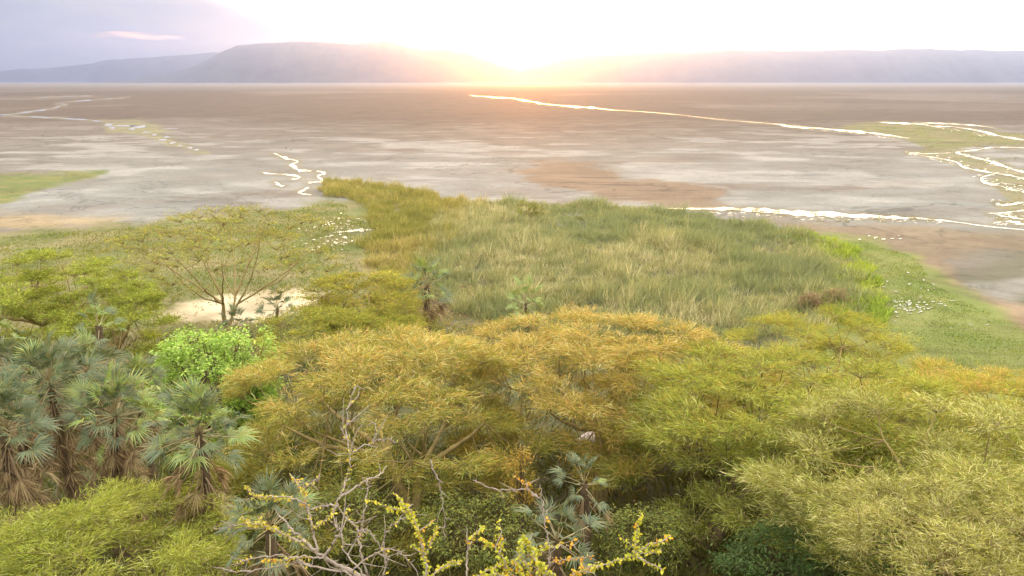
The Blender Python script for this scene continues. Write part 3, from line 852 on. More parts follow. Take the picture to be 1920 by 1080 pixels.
# ---------------------------------------------------------------- leafy trees and shrubs
def leafy_tree(name, label, P0, ztop, R, seed, cols, wts=None, nclump=180, leaf=(.28, .5), lw=.2, per=26, cat='tree', squash=.8, bark=None, low=.15, rosette=True, group=None, cl_r=.55, gap=.0):
    """broad-leaved crown made of leaf rosettes at branch tips"""
    rng = np.random.default_rng(seed)
    x, y = P0; bz = float(terrain(x, y)); H = ztop - bz
    B = np.array([x, y, bz - .1])
    root = empty(name, B); tag(root, label, cat, group)
    cz = bz + H * (.5 + low); rz = H * (.5 - low)
    u = unit(rng.standard_normal((nclump, 3)))
    lump = 1 + .28 * (vnoise(u[:, 0] * 2.2 + 5, u[:, 1] * 2.2 + u[:, 2] * 1.7, seed) - .5) * 2
    rad = rng.uniform(.45, 1, nclump) ** .5 * lump
    tips = np.array([x, y, cz]) + u * rad[:, None] * np.array([R, R * squash, rz])
    tips = tips[tips[:, 2] > bz + .3]
    paths, rads = [], []
    top = np.array([x + rng.uniform(-.1, .1) * R, y, bz + H * .3])
    P = curve(B, top, rng, n=6); paths.append(P - B); rads.append(np.linspace(.04 * H, .025 * H, 6))
    link('trunk', tube_mesh('trunk', paths, rads, 7), bark or M_BARK_BROWN, root)
    paths, rads = [], []
    for p in tips[::3]:
        paths.append(curve(top - np.array([0, 0, rng.uniform(0, .15) * H]), p, rng, bow=(0, 0, -.05 * H), n=6) - B); rads.append(np.linspace(.014 * H, .01, 6))
    link('branches', tube_mesh('branches', paths, rads, 4), bark or M_BARK_BROWN, root)['kind'] = 'stuff'
    n = len(tips)
    Pp = np.repeat(tips, per, 0) + rng.standard_normal((n * per, 3)) * cl_r * np.array([.5, .5, .32])
    outd = np.repeat(unit(tips - np.array([x, y, cz])), per, 0)
    D = rng.standard_normal((n * per, 3)) * np.array([1, 1, .45]) + outd * .6 + np.array([0, 0, .15])
    L = rng.uniform(*leaf, n * per)
    tone = np.exp(.12 * rng.standard_normal((n, 1)))
    cc = pick(rng, n * per, cols, wts, .14) * np.repeat(tone, per, 0)
    V, Fq, Cc = blades(Pp - B, D, L, L * lw / np.mean(leaf) * .9, np.full(n * per, .3), rng, cc, side_bias=np.array([0, 0, 1.6]))
    o = link('crown', new_mesh('crown', V, Fq, Cc), M_BROAD, root); o['kind'] = 'stuff'
    return root

def gx(px, Y, z): return (px - 960) / F * (Y * CP + (CAM_H - z) * SP)

LIME = (.34, .48, .085); LIME2 = (.25, .39, .065); LIME3 = (.44, .55, .15)
leafy_tree('broadleaf_tree', 'bright lime green round leafy tree beside the fan palms', (gx(418, 55, 9), 55), 12.9, 4.7, 41, (LIME, LIME2, LIME3), (.45, .35, .2), nclump=420, leaf=(.2, .36), lw=.17, per=42, cl_r=.62, low=.12)
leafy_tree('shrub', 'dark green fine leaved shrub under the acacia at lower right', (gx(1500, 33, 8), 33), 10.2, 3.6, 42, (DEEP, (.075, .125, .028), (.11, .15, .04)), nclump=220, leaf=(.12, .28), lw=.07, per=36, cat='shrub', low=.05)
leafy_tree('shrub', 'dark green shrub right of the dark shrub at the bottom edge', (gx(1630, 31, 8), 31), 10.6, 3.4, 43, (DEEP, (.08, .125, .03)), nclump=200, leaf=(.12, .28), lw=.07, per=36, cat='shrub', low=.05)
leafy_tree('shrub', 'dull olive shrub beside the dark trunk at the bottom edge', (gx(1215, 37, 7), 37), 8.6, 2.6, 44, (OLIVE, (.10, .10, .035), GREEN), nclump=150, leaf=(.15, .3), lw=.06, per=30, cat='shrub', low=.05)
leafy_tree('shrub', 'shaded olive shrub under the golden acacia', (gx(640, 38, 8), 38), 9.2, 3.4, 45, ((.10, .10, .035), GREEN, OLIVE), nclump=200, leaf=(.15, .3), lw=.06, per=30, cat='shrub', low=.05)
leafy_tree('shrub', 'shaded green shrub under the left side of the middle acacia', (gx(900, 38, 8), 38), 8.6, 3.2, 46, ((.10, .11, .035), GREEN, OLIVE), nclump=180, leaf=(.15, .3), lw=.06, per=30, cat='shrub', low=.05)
leafy_tree('shrub', 'orange brown withered bush under the middle acacia', (gx(980, 41, 8), 41), 10.2, .7, 47, ((.40, .24, .03), (.33, .18, .02), (.38, .28, .04)), nclump=36, leaf=(.12, .3), lw=.06, per=22, cat='shrub', low=.2)
leafy_tree('shrub', 'left of two dry brown bushes at the right end of the reeds', (gx(1517, 104, 1), 104), 2.6, 1.5, 48, ((.30, .20, .11), (.24, .16, .09)), nclump=60, leaf=(.2, .4), lw=.09, per=26, cat='shrub', low=.02)
leafy_tree('shrub', 'right of two dry brown bushes at the right end of the reeds', (gx(1566, 105, 1), 105), 2.9, 2.2, 49, ((.30, .21, .11), (.25, .18, .09)), nclump=80, leaf=(.2, .4), lw=.09, per=26, cat='shrub', low=.02)
leafy_tree('shrub', 'small olive bush standing out at the back of the reeds', (gx(992, 176, 1), 176), 4.3, 3.0, 50, (OLIVE, (.16, .15, .05)), nclump=90, leaf=(.3, .6), lw=.14, per=26, cat='shrub', low=.02)

# ---------------------------------------------------------------- fan palms
def frond_mesh(name, seed, cols, dead=False):
    """petiole along +X then a folded fan of narrow segments"""
    rng = np.random.default_rng(seed)
    pl = rng.uniform(1.15, 1.5)
    V, Fc, Cc = [], [], []
    # petiole: three-sided
    n = 4
    for i in range(n):
        t = i / (n - 1)
        x, z, w = pl * t, -.06 * t * t * pl, .034 * (1 - .5 * t)
        for a in (0, 2.09, 4.19):
            V.append((x, w * math.sin(a + .5), z + w * math.cos(a + .5))); Cc.append(np.array((.40, .32, .16)) if not dead else np.array((.38, .27, .17)))
    for i in range(n - 1):
        for k in range(3):
            a, b = i * 3 + k, i * 3 + (k + 1) % 3
            Fc.append((a, b, b + 3)); Fc.append((a, b + 3, a + 3))
    ns = 24 if not dead else 15
    span = math.radians(100 if not dead else 62)
    c = np.array((pl, 0, -.06 * pl))
    base = len(V)
    for i in range(ns):
        a = -span + 2 * span * (i + .5) / ns
        L = (1.0 - .28 * (abs(a) / span) ** 2) * rng.uniform(.78, 1.1) * (.88 if not dead else 1.0)
        da = span / ns
        fold = .10 * abs(a) / span
        d = np.array((math.cos(a), math.sin(a), 0))
        s = np.array((-math.sin(a), math.cos(a), 0))
        lift = .55 * abs(math.sin(a)) ** 1.5 * L          # blade folded up along the midrib
        k = len(V)
        m = rng.uniform(.40, .55) if not dead else .38
        wm = math.tan(da) * L * m
        tipd = rng.uniform(.08, .42) * L if not dead else rng.uniform(0, .25) * L
        z1 = lift * m
        pc = c + d * .05
        pm = c + d * L * m + np.array((0, 0, z1))
        pt = c + d * L + np.array((0, 0, lift * .75 - tipd))
        V += [pc, pm - s * wm * .95, pm + np.array((0, 0, .035)), pm + s * wm * .95, pt]
        col_ = pick(rng, 1, cols, None, .12)[0]
        Cc += [col_, col_, col_ * 1.08, col_, col_ * 1.15]
        Fc += [(k, k + 1, k + 2), (k, k + 2, k + 3), (k + 1, k + 4, k + 2), (k + 2, k + 4, k + 3)]
    return new_mesh(name, np.array(V), np.array(Fc), np.array(Cc))

BLUEG = ((.115, .15, .068), (.145, .18, .08), (.09, .125, .055), (.18, .195, .085), (.20, .19, .07)); GRN = ((.26, .33, .08), (.21, .29, .09), (.34, .36, .09)); DEADC = ((.24, .165, .09), (.17, .115, .065), (.36, .27, .15))
FROND_BLUE = [frond_mesh('frond_blue', 60 + i, BLUEG) for i in range(3)]
FROND_GREEN = [frond_mesh('frond_green', 70 + i, GRN) for i in range(3)]
FROND_DEAD = [frond_mesh('frond_dead', 80 + i, DEADC, True) for i in range(3)]
for m_ in FROND_BLUE + FROND_GREEN: m_.materials.append(M_PALM)
for m_ in FROND_DEAD: m_.materials.append(M_DEAD)

def fan_palm(label, px, py, Y, seed, size=1.0, ngreen=30, ndead=16, mix=.25, skirt=0, trunk_r=.17, group='fan palms'):
    """crown centre seen at (px, py) at depth Y"""
    rng = np.random.default_rng(seed)
    c = at(px, py, Y)
    bx, by = c[0] + rng.uniform(-.4, .4), c[1] + rng.uniform(-.2, .2)
    bz = float(terrain(bx, by))
    B = np.array([bx, by, bz - .1])
    root = empty('fan_palm', B); tag(root, label, 'palm', group)
    P = curve(B, c, rng, n=8, wig=.02) - B
    h = max(c[2] - bz, .4)
    me = tube_mesh('trunk', [P], [np.linspace(trunk_r * 1.25, trunk_r, 8) * (1 + .08 * rng.standard_normal(8))], 9)
    link('trunk', me, M_BARK_BROWN, root)
    top = c - B
    def add(name, meshes, az, el, s, roll, z=0.0):
        o = link(name, meshes[rng.integers(len(meshes))], None, root)
        o.location = top + np.array([0, 0, z])
        R_ = Matrix.Rotation(az, 4, 'Z') @ Matrix.Rotation(-el, 4, 'Y') @ Matrix.Rotation(roll, 4, 'X')
        o.rotation_euler = R_.to_euler()
        o.scale = (s, s, s)
    for i in range(ngreen):
        az = i * 2.39996 + rng.uniform(-.2, .2)
        f = (i + .5) / ngreen
        el = math.radians(86 - 112 * f ** .95 + rng.uniform(-14, 14))
        ms = FROND_GREEN if rng.random() < mix else FROND_BLUE
        add('frond', ms, az, el, size * rng.uniform(.6, 1.12), rng.uniform(-.9, .9), -.25 * f * size)
    for i in range(ndead):
        az = i * 2.39996 + rng.uniform(-.3, .3)
        el = math.radians(rng.uniform(-88, -35))
        add('dead_frond', FROND_DEAD, az, el, size * rng.uniform(.8, 1.05), rng.uniform(-.4, .4), -.2 * size - rng.uniform(0, skirt))
    return root

fan_palm('blue grey fan palm head furthest up in the left palm cluster', 92, 716, 35, 101, 1.15, 50, 60, .15, 4.4)
fan_palm('blue grey fan palm cut by the left edge with hanging dead fronds', 8, 800, 31, 102, 1.15, 44, 54, .12, 4.0)
fan_palm('green grey fan palm in the middle of the left palm cluster', 215, 775, 34.5, 103, 1.12, 50, 56, .35, 4.0)
fan_palm('front fan palm with yellowing fronds and long brown skirt', 372, 808, 30.5, 104, 1.08, 48, 64, .6, 5.0)
fan_palm('fan palm head cut by the left edge at the back of the cluster', 22, 704, 37.5, 116, 1.1, 40, 40, .12, 3.5)
fan_palm('fan palm head behind the top of the left cluster', 165, 700, 39.5, 117, 1.1, 40, 40, .2, 3.5)
fan_palm('dark fan palm peeping out between the palm cluster and the lime tree', 262, 728, 41, 105, 1.05, 34, 20, .4, 2)
fan_palm('blue green fan palm behind the grey thorn twigs at the bottom', 505, 985, 25.5, 106, .95, 28, 14, .1, 1.5)
fan_palm('grey green fan palm under the middle acacia at the bottom', 1045, 1010, 30.5, 107, 1.15, 14, 14, .1, 1)
fan_palm('dull fan palm just left of the leaning acacia trunk', 1095, 905, 37, 108, 1.05, 12, 8, .3, 1)
fan_palm('lone fan palm with a bare trunk at the edge of the reeds', 800, 535, 92, 109, 1.75, 30, 30, .3, 1.0, .3)
fan_palm('pale lime low fan palm in the scrub right of the lone palm', 985, 568, 93, 110, 1.5, 20, 3, 1.0, .3)
fan_palm('low blue palm clump on the right end of the sand patch', 520, 578, 97, 111, 1.4, 22, 3, .1, .3)
fan_palm('small blue palm directly above the lime tree', 440, 612, 84, 112, 1.2, 16, 3, 0, .3)
fan_palm('brown skirted palm under the small left acacia', 185, 610, 70, 113, 1.5, 12, 60, .5, 5.0, .3)
fan_palm('brown skirted palm at the far left edge behind the palm cluster', -5, 630, 68, 114, 1.4, 14, 34, .4, 3.5, .3)

# ---------------------------------------------------------------- reeds, marsh grass, undergrowth
SAND_W = on_ground(np.array([p[0] for p in SAND]), np.array([p[1] for p in SAND]))[:, :2]
def region_points(poly, n, rng, z=0.0, pad=0):
    """points spread evenly (in the world) over a ground region outlined in the photograph"""
    P = np.asarray(poly, float)
    W = on_ground(P[:, 0], P[:, 1], z)[:, :2]
    lo, hi = W.min(0), W.max(0)
    out = []
    got = 0
    while got < n:
        q = rng.uniform(lo, hi, (n * 2, 2))
        d = poly_sd(q[:, 0], q[:, 1], W) + 9 * (fbm(q[:, 0] / 6, q[:, 1] / 6, 91, 4) - .5)
        d2 = poly_sd(q[:, 0], q[:, 1], SAND_W) + 4 * (fbm(q[:, 0] / 4, q[:, 1] / 4, 92, 3) - .5)
        q = q[(d < pad) & ((d2 > 0) | (rng.random(len(q)) < .4 * (fbm(q[:, 0] / 2.5, q[:, 1] / 2.5, 93, 2) > .5)))]
        out.append(q); got += len(q)
    return np.vstack(out)[:n]

def tussocks(poly, nclump, per, rng, spread=.35):
    c = region_points(poly, nclump, rng)
    off = rng.standard_normal((nclump, per, 2)) * spread * rng.uniform(.6, 1.5, (nclump, 1, 1))
    xy = (c[:, None] + off).reshape(-1, 2)
    big = np.repeat(np.exp(.28 * rng.standard_normal(nclump)), per)
    hue = np.repeat(rng.standard_normal(nclump), per)
    return xy, (off / spread).reshape(-1, 2), big, hue

def blade_field(name, label, cat, xy, hgt, wid, cols, wts, rng, mat, lean=.32, tone_scale=6, hnoise=.5, tone=.35, plume=None, wind=(.08, -.05), z0=None, tuss=None):
    n = len(xy)
    nz = fbm(xy[:, 0] / tone_scale, xy[:, 1] / tone_scale, 13, 3)
    hz = fbm(xy[:, 0] / (tone_scale * .6), xy[:, 1] / (tone_scale * .6), 27, 3)
    cl = vnoise(xy[:, 0] / 1.9, xy[:, 1] / 1.9, 55)
    cl2 = vnoise(xy[:, 0] / 1.3 + 40, xy[:, 1] / 1.3, 56)
    H = hgt * (1 + hnoise * (hz - .5) * 2) * rng.uniform(.7, 1.15, n) * (.3 + .5 * cl + 1.0 * vnoise(xy[:, 0] / 5.5, xy[:, 1] / 5.5, 58))
    z = terrain(xy[:, 0], xy[:, 1]) if z0 is None else z0
    P = np.stack([xy[:, 0], xy[:, 1], z - .05], -1)
    wa = fbm(xy[:, 0] / 9, xy[:, 1] / 9, 33, 3) * 6.28 * 1.5 + cl2 * 5
    D = np.stack([lean * np.cos(wa) + wind[0], lean * np.sin(wa) + wind[1], np.ones(n)], -1) + rng.standard_normal((n, 3)) * np.array([lean, lean, .05])
    if tuss is not None:
        H = H * tuss[1]; D[:, :2] = tuss[0] * .26 + rng.standard_normal((n, 2)) * .16 + np.array(wind)
    idx = np.clip((0 if tuss is None else .13 * tuss[2]) + (nz - .5) * 1.4 + .30 + (cl2 - .5) * .7 + rng.standard_normal(n) * .22, 0, .999)
    cols = np.asarray(cols, float)
    f = idx * (len(cols) - 1); i0 = f.astype(int); t = (f - i0)[:, None]
    cc = (cols[i0] * (1 - t) + cols[np.minimum(i0 + 1, len(cols) - 1)] * t) * np.exp(tone * .5 * rng.standard_normal((n, 1)))
    V, Fq, Cc = blades(P, D, H, wid * rng.uniform(.6, 1.4, n), rng.uniform(.05, .4, n), rng, cc)
    o = link(name, new_mesh(name, V, Fq, Cc), mat)
    tag(o, label, cat, kind='stuff')
    return o

rg = np.random.default_rng(77)
REED_MAIN = [(900, 384), (1000, 386), (1100, 388), (1240, 398), (1340, 412), (1470, 434), (1545, 462), (1600, 520), (1600, 600), (1450, 640), (1200, 640), (1000, 640), (880, 610), (800, 560), (780, 480), (820, 420)]
REED_LEFT = [(606, 342), (650, 342), (740, 352), (830, 370), (920, 384), (860, 420), (800, 500), (820, 620), (720, 600), (720, 520), (672, 480), (690, 440), (716, 420), (680, 385), (612, 365)]
REED_EDGE = [(1430, 432), (1500, 440), (1570, 458), (1630, 500), (1650, 545), (1640, 610), (1600, 640), (1560, 600), (1560, 540), (1520, 480)]
G1, G2, G3, G4 = (.23, .255, .14), (.285, .285, .135), (.40, .36, .20), (.58, .51, .35)
T_REED_MAIN = tussocks(REED_MAIN, 6400, 28, rg)
T_REED_LEFT = tussocks(REED_LEFT, 2600, 28, rg)
blade_field('reeds', 'grey green reed bed with pale tufts between lake and trees', 'reeds', T_REED_MAIN[0], 2.0, .068, (G1, (.24, .27, .12), G2, G3, (.34, .33, .16), G4), None, rg, M_REED, tone_scale=14, tuss=T_REED_MAIN[1:])
blade_field('reeds', 'olive and straw reeds narrowing to the water at left', 'reeds', T_REED_LEFT[0], 1.8, .068, ((.25, .245, .075), (.31, .28, .085), (.38, .31, .12), (.50, .40, .23)), None, rg, M_REED, tone_scale=11, tuss=T_REED_LEFT[1:])
blade_field('reeds', 'bright green reed fringe along the right side of the reed bed', 'reeds', region_points(REED_EDGE, 18000, rg), 1.5, .11, ((.25, .33, .06), (.34, .40, .07), (.42, .44, .085)), None, rg, M_REED, tone_scale=8)
blade_field('marsh_grass', 'short green marsh grass at right of the reeds', 'grass', region_points([(1550, 450), (1645, 456), (1715, 484), (1790, 548), (1850, 582), (1900, 614), (1940, 645), (2080, 720), (1600, 720), (1620, 600), (1630, 530)], 26000, rg), .22, .09, ((.15, .20, .045), (.20, .24, .055), (.27, .27, .075)), None, rg, M_GRASS, tone_scale=9, lean=.5)
blade_field('marsh_grass', 'olive marsh grass on the flats behind the left trees', 'grass', region_points([(0, 448), (330, 420), (560, 396), (625, 376), (690, 425), (680, 520), (740, 640), (-60, 660)], 34000, rg), .5, .12, ((.15, .18, .04), (.21, .215, .05), (.30, .25, .08)), None, rg, M_GRASS, tone_scale=12, lean=.5)
blade_field('scrub', 'low brownish scrub around the lone palm', 'scrub', region_points([(735, 520), (800, 520), (960, 540), (1100, 560), (1100, 640), (760, 680), (640, 680)], 16000, rg), .8, .12, ((.25, .26, .07), (.34, .30, .10), (.40, .30, .16), (.44, .33, .21)), None, rg, M_REED, tone_scale=6, lean=.4)
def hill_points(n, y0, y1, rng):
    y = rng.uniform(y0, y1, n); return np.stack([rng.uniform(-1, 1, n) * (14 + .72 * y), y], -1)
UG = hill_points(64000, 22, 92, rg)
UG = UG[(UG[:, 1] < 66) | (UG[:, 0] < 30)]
blade_field('undergrowth', 'shaded tangle of grass and scrub on the slope under the trees', 'undergrowth', UG, 1.0, .09, ((.065, .075, .022), (.095, .105, .028), (.14, .12, .042), (.18, .135, .055)), None, rg, M_GRASS, tone_scale=4, lean=.5)  # leaf colours darkened to stand in for the shade beneath the trees

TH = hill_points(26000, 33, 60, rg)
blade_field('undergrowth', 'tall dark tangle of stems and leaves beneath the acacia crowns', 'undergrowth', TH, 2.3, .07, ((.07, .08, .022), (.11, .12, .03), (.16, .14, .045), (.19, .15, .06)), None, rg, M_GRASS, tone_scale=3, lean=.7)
shal = region_points([(1280, 390), (1400, 390), (1500, 397), (1620, 402), (1760, 411), (1740, 418), (1620, 416), (1520, 416), (1400, 402)], 5200, rg)
shal = shal[vnoise(shal[:, 0] / 1.6, shal[:, 1] / 3.0, 5) > .52]
blade_field('marsh_grass', 'thin sedge tufts standing in the glittering shallows', 'grass', shal, .32, .10, ((.20, .19, .07), (.30, .25, .12), (.24, .17, .10)), None, rg, M_GRASS, tone_scale=5, lean=.5)
rb = region_points([(1640, 226), (1760, 232), (1980, 262), (1980, 420), (1860, 418), (1860, 380), (1900, 370), (1845, 338), (1800, 306), (1705, 286), (1760, 276), (1640, 252)], 9000, rg)
rb = rb[vnoise(rb[:, 0] / 5.0, rb[:, 1] / 9.0, 15) > .45]
blade_field('marsh_grass', 'olive grass on the islets of the braided river at right', 'grass', rb, .45, .25, ((.20, .22, .06), (.27, .25, .08), (.33, .26, .12)), None, rg, M_GRASS, tone_scale=16, lean=.5)

# ---------------------------------------------------------------- near thorn shrubs on the slope right below the viewpoint
def near_shrub(name, label, root_px, Yr, branches, seed, leaf_cols, bark, ntwig=60, leaf=.028):
    """branches: list of (points [(px, py, depth)...], radius at start in metres, leafiness 0..1); the stem roots in the slope"""
    rng = np.random.default_rng(seed)
    g = at(root_px, 1130, Yr)
    B = np.array([g[0], g[1], float(terrain(g[0], g[1])) - .08])
    root = empty(name, B); tag(root, label, 'shrub')
    LP, LD = [], []
    tw, twr = [], []
    crown_base = at(root_px, 1100, Yr)
    link('stem', tube_mesh('stem', [curve(B, crown_base, rng, n=7, wig=.03) - B], [np.linspace(.05, .035, 7)], 8), bark, root)
    for pts, r0, leafy in branches:
        Q = np.array([at(p[0], p[1], p[2]) for p in pts])
        if pts[0][1] >= 1070:
            Q = np.vstack([crown_base + rng.standard_normal(3) * .02, Q])
        P = resample(Q, 8)
        P[1:-1] += rng.standard_normal((len(P) - 2, 3)) * .006
        n = len(P)
        r = np.linspace(r0, max(.0035, r0 * .3), n) * (1 + .10 * rng.standard_normal(n))
        link('branch', tube_mesh('branch', [P - B], [np.abs(r)], 6), bark, root)
        seg = np.linalg.norm(np.diff(P, axis=0), axis=1)
        # short side twigs and thorns
        k = int(seg.sum() / .045 * (.55 if leafy < .5 else .22))
        for _ in range(k):
            i = rng.integers(1, n)
            d = unit(P[min(i + 1, n - 1)] - P[i - 1]) * .7 + rng.standard_normal(3) * .8
            L = rng.uniform(.02, .12) if rng.random() < .8 else rng.uniform(.12, .3)
            e = P[i] + unit(d) * L
            tw.append(np.stack([P[i], (P[i] + e) / 2 + rng.standard_normal(3) * L * .08, e]) - B); twr.append(np.array([.005, .0035, .0015]))
            if rng.random() < leafy * .8:
                for q in range(int(4 + L * 60)):
                    LP.append(P[i] + (e - P[i]) * rng.uniform(.1, 1)); LD.append(rng.standard_normal(3))
        if leafy > 0:
            m = int(seg.sum() / .0042 * leafy)
            ii = rng.integers(max(1, n // 6) if leafy < .9 else 0, n - 1, m) if n > 3 else np.zeros(m, int)
            t = rng.random((m, 1))
            pos = P[ii] * (1 - t) + P[ii + 1] * t
            ax = unit(P[ii + 1] - P[ii])
            d = rng.standard_normal((m, 3)); d -= (d * ax).sum(1, keepdims=True) * ax * .6
            LP += list(pos); LD += list(unit(d) + ax * .35)
    if tw:
        o = link('twigs', tube_mesh('twigs', tw, twr, 3), bark, root); o['kind'] = 'stuff'
    if LP:
        LP, LD = np.array(LP), unit(np.array(LD))
        n = len(LP)
        L = leaf * rng.uniform(.6, 1.35, n)
        cn = vnoise(LP[:, 0] * 9 + 3, LP[:, 2] * 9, seed)
        cols, orange = leaf_cols
        cc = pick(rng, n, cols, None, .15)
        cc = np.where((rng.random(n) < sstep(.65, .9, cn) * .45)[:, None], pick(rng, n, orange), cc)
        V, Fq, Cc = blades(LP - B, LD, L, L * .62, np.full(n, .1), rng, cc)
        o = link('foliage', new_mesh('foliage', V, Fq, Cc), M_BROAD, root); o['kind'] = 'stuff'
    return root

YEL = ((.52, .50, .05), (.60, .53, .06), (.40, .45, .05)); ORG = ((.66, .42, .04), (.62, .33, .04))
Yn = 5.6
def w(pts, Y=Yn, dY=0.0):
    n = len(pts)
    return [(p[0], p[1], Y + dY * i / max(n - 1, 1)) for i, p in enumerate(pts)]
near_shrub('thorn_shrub', 'grey tangled thorn shrub with orange yellow leaves at bottom left of centre', 690, 5.7, [
    (w([(682, 1085), (640, 1064), (607, 1045), (573, 1017), (548, 992), (523, 967)], 5.6, .3), .022, .08),
    (w([(573, 1017), (543, 1007), (517, 993), (490, 986), (467, 980), (453, 970)], 5.7, .2), .011, 1.1),
    (w([(467, 980), (443, 986), (400, 992)], 5.9, .2), .006, .05),
    (w([(595, 1035), (585, 990), (577, 950), (573, 933), (567, 917), (543, 888)], 5.7, .3), .010, .28),
    (w([(575, 945), (533, 930), (497, 932), (477, 930), (460, 912)], 5.8, .2), .007, .75),
    (w([(567, 917), (585, 905), (600, 888)], 5.9, .1), .005, .1),
    (w([(690, 1085), (673, 1020), (677, 997), (657, 980), (633, 947), (643, 920), (653, 887), (655, 853), (647, 820), (637, 797)], 5.5, .5), .009, .09),
    (w([(647, 822), (655, 760), (667, 723)], 5.9, .2), .006, .08),
    (w([(640, 930), (683, 903), (713, 890), (722, 878)], 5.7, .3), .008, .05),
    (w([(633, 947), (587, 953), (557, 967)], 5.7, .2), .008, .04),
    (w([(633, 947), (610, 975), (590, 990)], 5.7, -.2), .008, .7),
    (w([(677, 997), (690, 993), (710, 1023), (724, 1046)], 5.6, -.1), .008, .05),
    (w([(677, 997), (684, 950), (690, 915), (688, 896)], 5.6, .2), .008, .06),
    (w([(657, 980), (680, 978), (700, 970)], 5.6, .1), .006, 0),
    (w([(720, 1085), (722, 1013), (733, 987), (750, 975)], 5.4, .1), .009, .04),
    (w([(680, 1085), (583, 1060), (547, 1058), (460, 1072), (400, 1063)], 5.5, .3), .010, .06),
    (w([(583, 1060), (533, 1043), (463, 1050), (440, 1063)], 5.6, .2), .008, .10),
    (w([(607, 1045), (560, 1045), (520, 1052), (495, 1050)], 5.5, .1), .008, .6),
    (w([(607, 1045), (630, 1010), (640, 998), (635, 990)], 5.4, 0), .012, .02),
    (w([(660, 1075), (700, 1040), (735, 1030), (770, 1055)], 5.4, 0), .008, .05),
    (w([(690, 1085), (650, 1040), (640, 1000), (620, 975)], 5.4, .2), .009, .03),
    (w([(806, 862), (812, 880), (822, 901), (828, 930), (832, 958), (834, 1011)], 6.6, -.1), .007, 0.0),
    (w([(655, 853), (690, 832), (712, 825), (745, 829)], 5.9, .3), .006, .05),
    (w([(700, 832), (705, 800), (695, 790)], 6.0, .1), .005, .05),
], 201, (((.52, .43, .06), (.56, .47, .07), (.42, .42, .07)), ORG), M_BARK_GREY)
near_shrub('spiny_shrub', 'yellow green leaved spiny shrub in the bottom middle', 880, 5.3, [
    (w([(806, 1090), (800, 1070), (797, 1051), (791, 1021), (782, 994), (772, 963), (757, 945), (739, 926)], 5.2, .3), .013, 1.0),
    (w([(772, 962), (748, 954), (727, 954)], 5.45, .1), .007, .9),
    (w([(796, 1045), (806, 1021), (815, 1000), (822, 985)], 5.3, .1), .006, .7),
    (w([(815, 1085), (836, 1060), (863, 1051)], 5.2, .1), .009, .9),
    (w([(875, 1090), (876, 1050), (875, 1003)], 5.2, .2), .009, .05),
    (w([(893, 1085), (930, 1063), (950, 1050)], 5.2, .1), .008, .8),
    (w([(955, 1085), (951, 1070), (936, 1036), (918, 1022), (905, 1012)], 5.2, .2), .009, .95),
    (w([(880, 1030), (887, 1006), (905, 985)], 5.3, .1), .007, .7),
    (w([(937, 1036), (941, 1020), (939, 1000)], 5.3, .1), .007, .8),
    (w([(1000, 1088), (1002, 1045), (994, 1025), (984, 1006)], 5.2, .2), .010, 1.0),
    (w([(990, 1088), (978, 1045), (976, 1015)], 5.2, .1), .009, 1.0),
    (w([(1002, 1045), (1015, 1030), (1025, 1022)], 5.3, .1), .007, .9),
    (w([(970, 1090), (972, 1068), (965, 1050)], 5.1, .1), .008, 1.0),
    (w([(1030, 1088), (1020, 1065), (1010, 1055)], 5.1, .1), .008, .9),
    (w([(950, 1088), (925, 1078), (905, 1085)], 5.1, .1), .008, .8),
], 202, (YEL, ORG), M_BARK_GREY, leaf=.03)
near_shrub('dry_twig', 'tall bare grey forked twig right of the yellow spiny shrub', 1022, 5.9, [
    (w([(1020, 1085), (1031, 1045), (1028, 1020), (1025, 1000), (1019, 965), (1016, 948), (1013, 909)], 5.8, .2), .010, .02),
    (w([(1013, 934), (1000, 925), (984, 918), (957, 920), (930, 917), (911, 912), (887, 901)], 5.95, .2), .007, .02),
    (w([(984, 918), (990, 908), (996, 905)], 6.0, .05), .005, .3),
    (w([(1030, 1030), (1050, 1024), (1075, 1022)], 5.8, .1), .005, .1),
    (w([(1028, 1055), (1060, 1050), (1110, 1044)], 5.7, .1), .005, .35),
], 203, (ORG, ORG), M_BARK_GREY)
near_shrub('spiny_shrub', 'forked yellow green leafy branch reaching right in the bottom foreground', 1065, 5.2, [
    (w([(1070, 1082), (1090, 1074), (1123, 1063), (1159, 1051), (1189, 1042)], 5.1, .2), .012, 1.0),
    (w([(1189, 1042), (1192, 1021), (1195, 991), (1200, 968)], 5.3, .1), .008, .95),
    (w([(1189, 1042), (1213, 1024), (1238, 1015), (1258, 1005)], 5.3, .1), .008, .9),
    (w([(1195, 1036), (1219, 1037), (1241, 1032)], 5.3, .05), .007, .85),
    (w([(1189, 1042), (1201, 1048), (1225, 1060), (1242, 1067)], 5.3, -.1), .008, .95),
], 204, (YEL, ORG), M_BARK_GREY, leaf=.03)

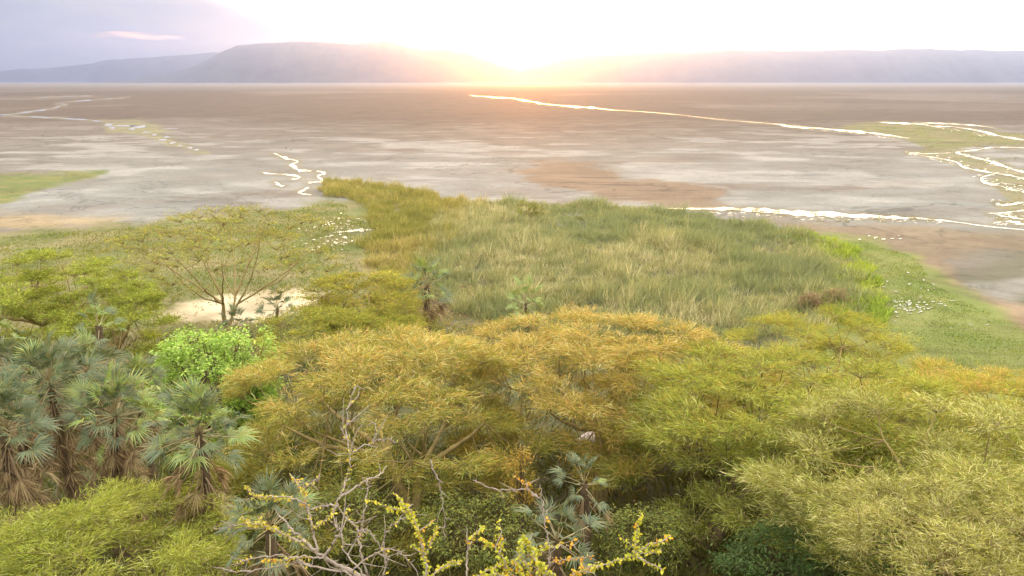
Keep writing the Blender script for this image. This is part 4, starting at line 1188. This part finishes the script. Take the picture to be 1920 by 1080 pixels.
# ---------------------------------------------------------------- small tent seen through the gap in the middle acacia
def build_tent():
    c = at(1100, 820, 59.0)
    gz = float(terrain(c[0], c[1]))
    root = empty('tent', (c[0], c[1], gz)); root.rotation_euler = (0, 0, .95)
    tag(root, 'small pale tent roof with blue edge glimpsed through the middle acacia', 'tent')
    canvas = noisy_material('pink_canvas', (.56, .46, .45), (.68, .58, .56), 3, .8, .2, 12)
    blue = noisy_material('blue_canvas', (.34, .42, .60), (.42, .50, .68), 3, .7)
    h = c[2] - gz
    L, W_, e = 1.3, 1.0, .75
    def slab(pts, t, name, m):
        P = np.array(pts, float); nrm = np.cross(P[1] - P[0], P[2] - P[0]); nrm /= np.linalg.norm(nrm)
        V = np.vstack([P, P - nrm * t])
        Fq = np.array([(0, 1, 2, 3), (7, 6, 5, 4), (0, 4, 5, 1), (1, 5, 6, 2), (2, 6, 7, 3), (3, 7, 4, 0)])
        return link(name, new_mesh(name, V, Fq), m, root)
    z1, z0 = h + .35, h - .45
    slab([(-L, -W_, z0), (L, -W_, z0), (L, 0, z1), (-L, 0, z1)], .02, 'roof_panel', canvas)
    slab([(L, W_, z0), (-L, W_, z0), (-L, 0, z1), (L, 0, z1)], .02, 'roof_panel', canvas)
    slab([(-L - .35, -W_ * .9, z0 + .12), (-L - .02, -W_ * .9, z0 + .12), (-L - .02, 0, z1), (-L - .35, 0, z1)], .02, 'roof_edge', blue)
    for sx in (-1, 1):
        V = np.array([(sx * L * .96, -W_ * .92, z0), (sx * L * .96, W_ * .92, z0), (sx * L * .96, 0, z1 - .06), (sx * L * .94, -W_ * .92, z0), (sx * L * .94, W_ * .92, z0), (sx * L * .94, 0, z1 - .06)])
        link('gable', new_mesh('gable', V, [np.array([(0, 1, 2), (5, 4, 3)]), np.array([(0, 3, 4, 1), (1, 4, 5, 2), (2, 5, 3, 0)])]), canvas, root)
        slab([(sx * L * .96, -W_ * .9, 0), (sx * L * .96, W_ * .9, 0), (sx * L * .96, W_ * .9, z0), (sx * L * .96, -W_ * .9, z0)], .02, 'end_wall', canvas)
        slab([(-L * .94, sx * W_ * .92, 0), (L * .94, sx * W_ * .92, 0), (L * .94, sx * W_ * .92, z0), (-L * .94, sx * W_ * .92, z0)], .02, 'side_wall', canvas)
build_tent()

# ---------------------------------------------------------------- two dark birds on the mud by the braided stream
def bird(label, px, py, h, seed):
    rng = np.random.default_rng(seed)
    g = on_ground(np.array([px]), np.array([py]))[0]
    root = empty('wading_bird', g); root.rotation_euler = (0, 0, rng.uniform(-1, 1)); tag(root, label, 'bird', 'birds on the mud')
    dark = noisy_material('dark_feathers', (.02, .02, .02), (.05, .045, .04), 8, .7)
    t = np.linspace(0, 1, 12)
    P = np.stack([-.32 + .62 * t + .06 * sstep(.6, 1, t), 0 * t, .55 + .06 * np.sin(t * 3) + .38 * sstep(.62, .95, t)], -1) * h
    r = np.array([.01, .06, .11, .15, .16, .15, .11, .06, .045, .05, .06, .02]) * h
    link('body', tube_mesh('body', [P], [r], 8), dark, root)
    link('beak', tube_mesh('beak', [np.array([(.33, 0, 1.0), (.45, 0, .95), (.56, 0, .88)]) * h], [np.array([.03, .02, .004]) * h], 5), noisy_material('beak', (.2, .15, .08), (.3, .2, .1), 5), root)
    for s in (-1, 1):
        link('leg', tube_mesh('leg', [np.array([(0, .06 * s, .5), (-.03, .06 * s, .25), (0, .06 * s, 0), (.08, .06 * s, -.005)]) * h], [np.array([.028, .018, .016, .012]) * h], 5), dark, root)
bird('larger dark wading bird on the mud above the braided stream', 536.5, 281, 1.25, 1)
bird('smaller dark wading bird right of its mate on the mud', 545, 283, .95, 2)
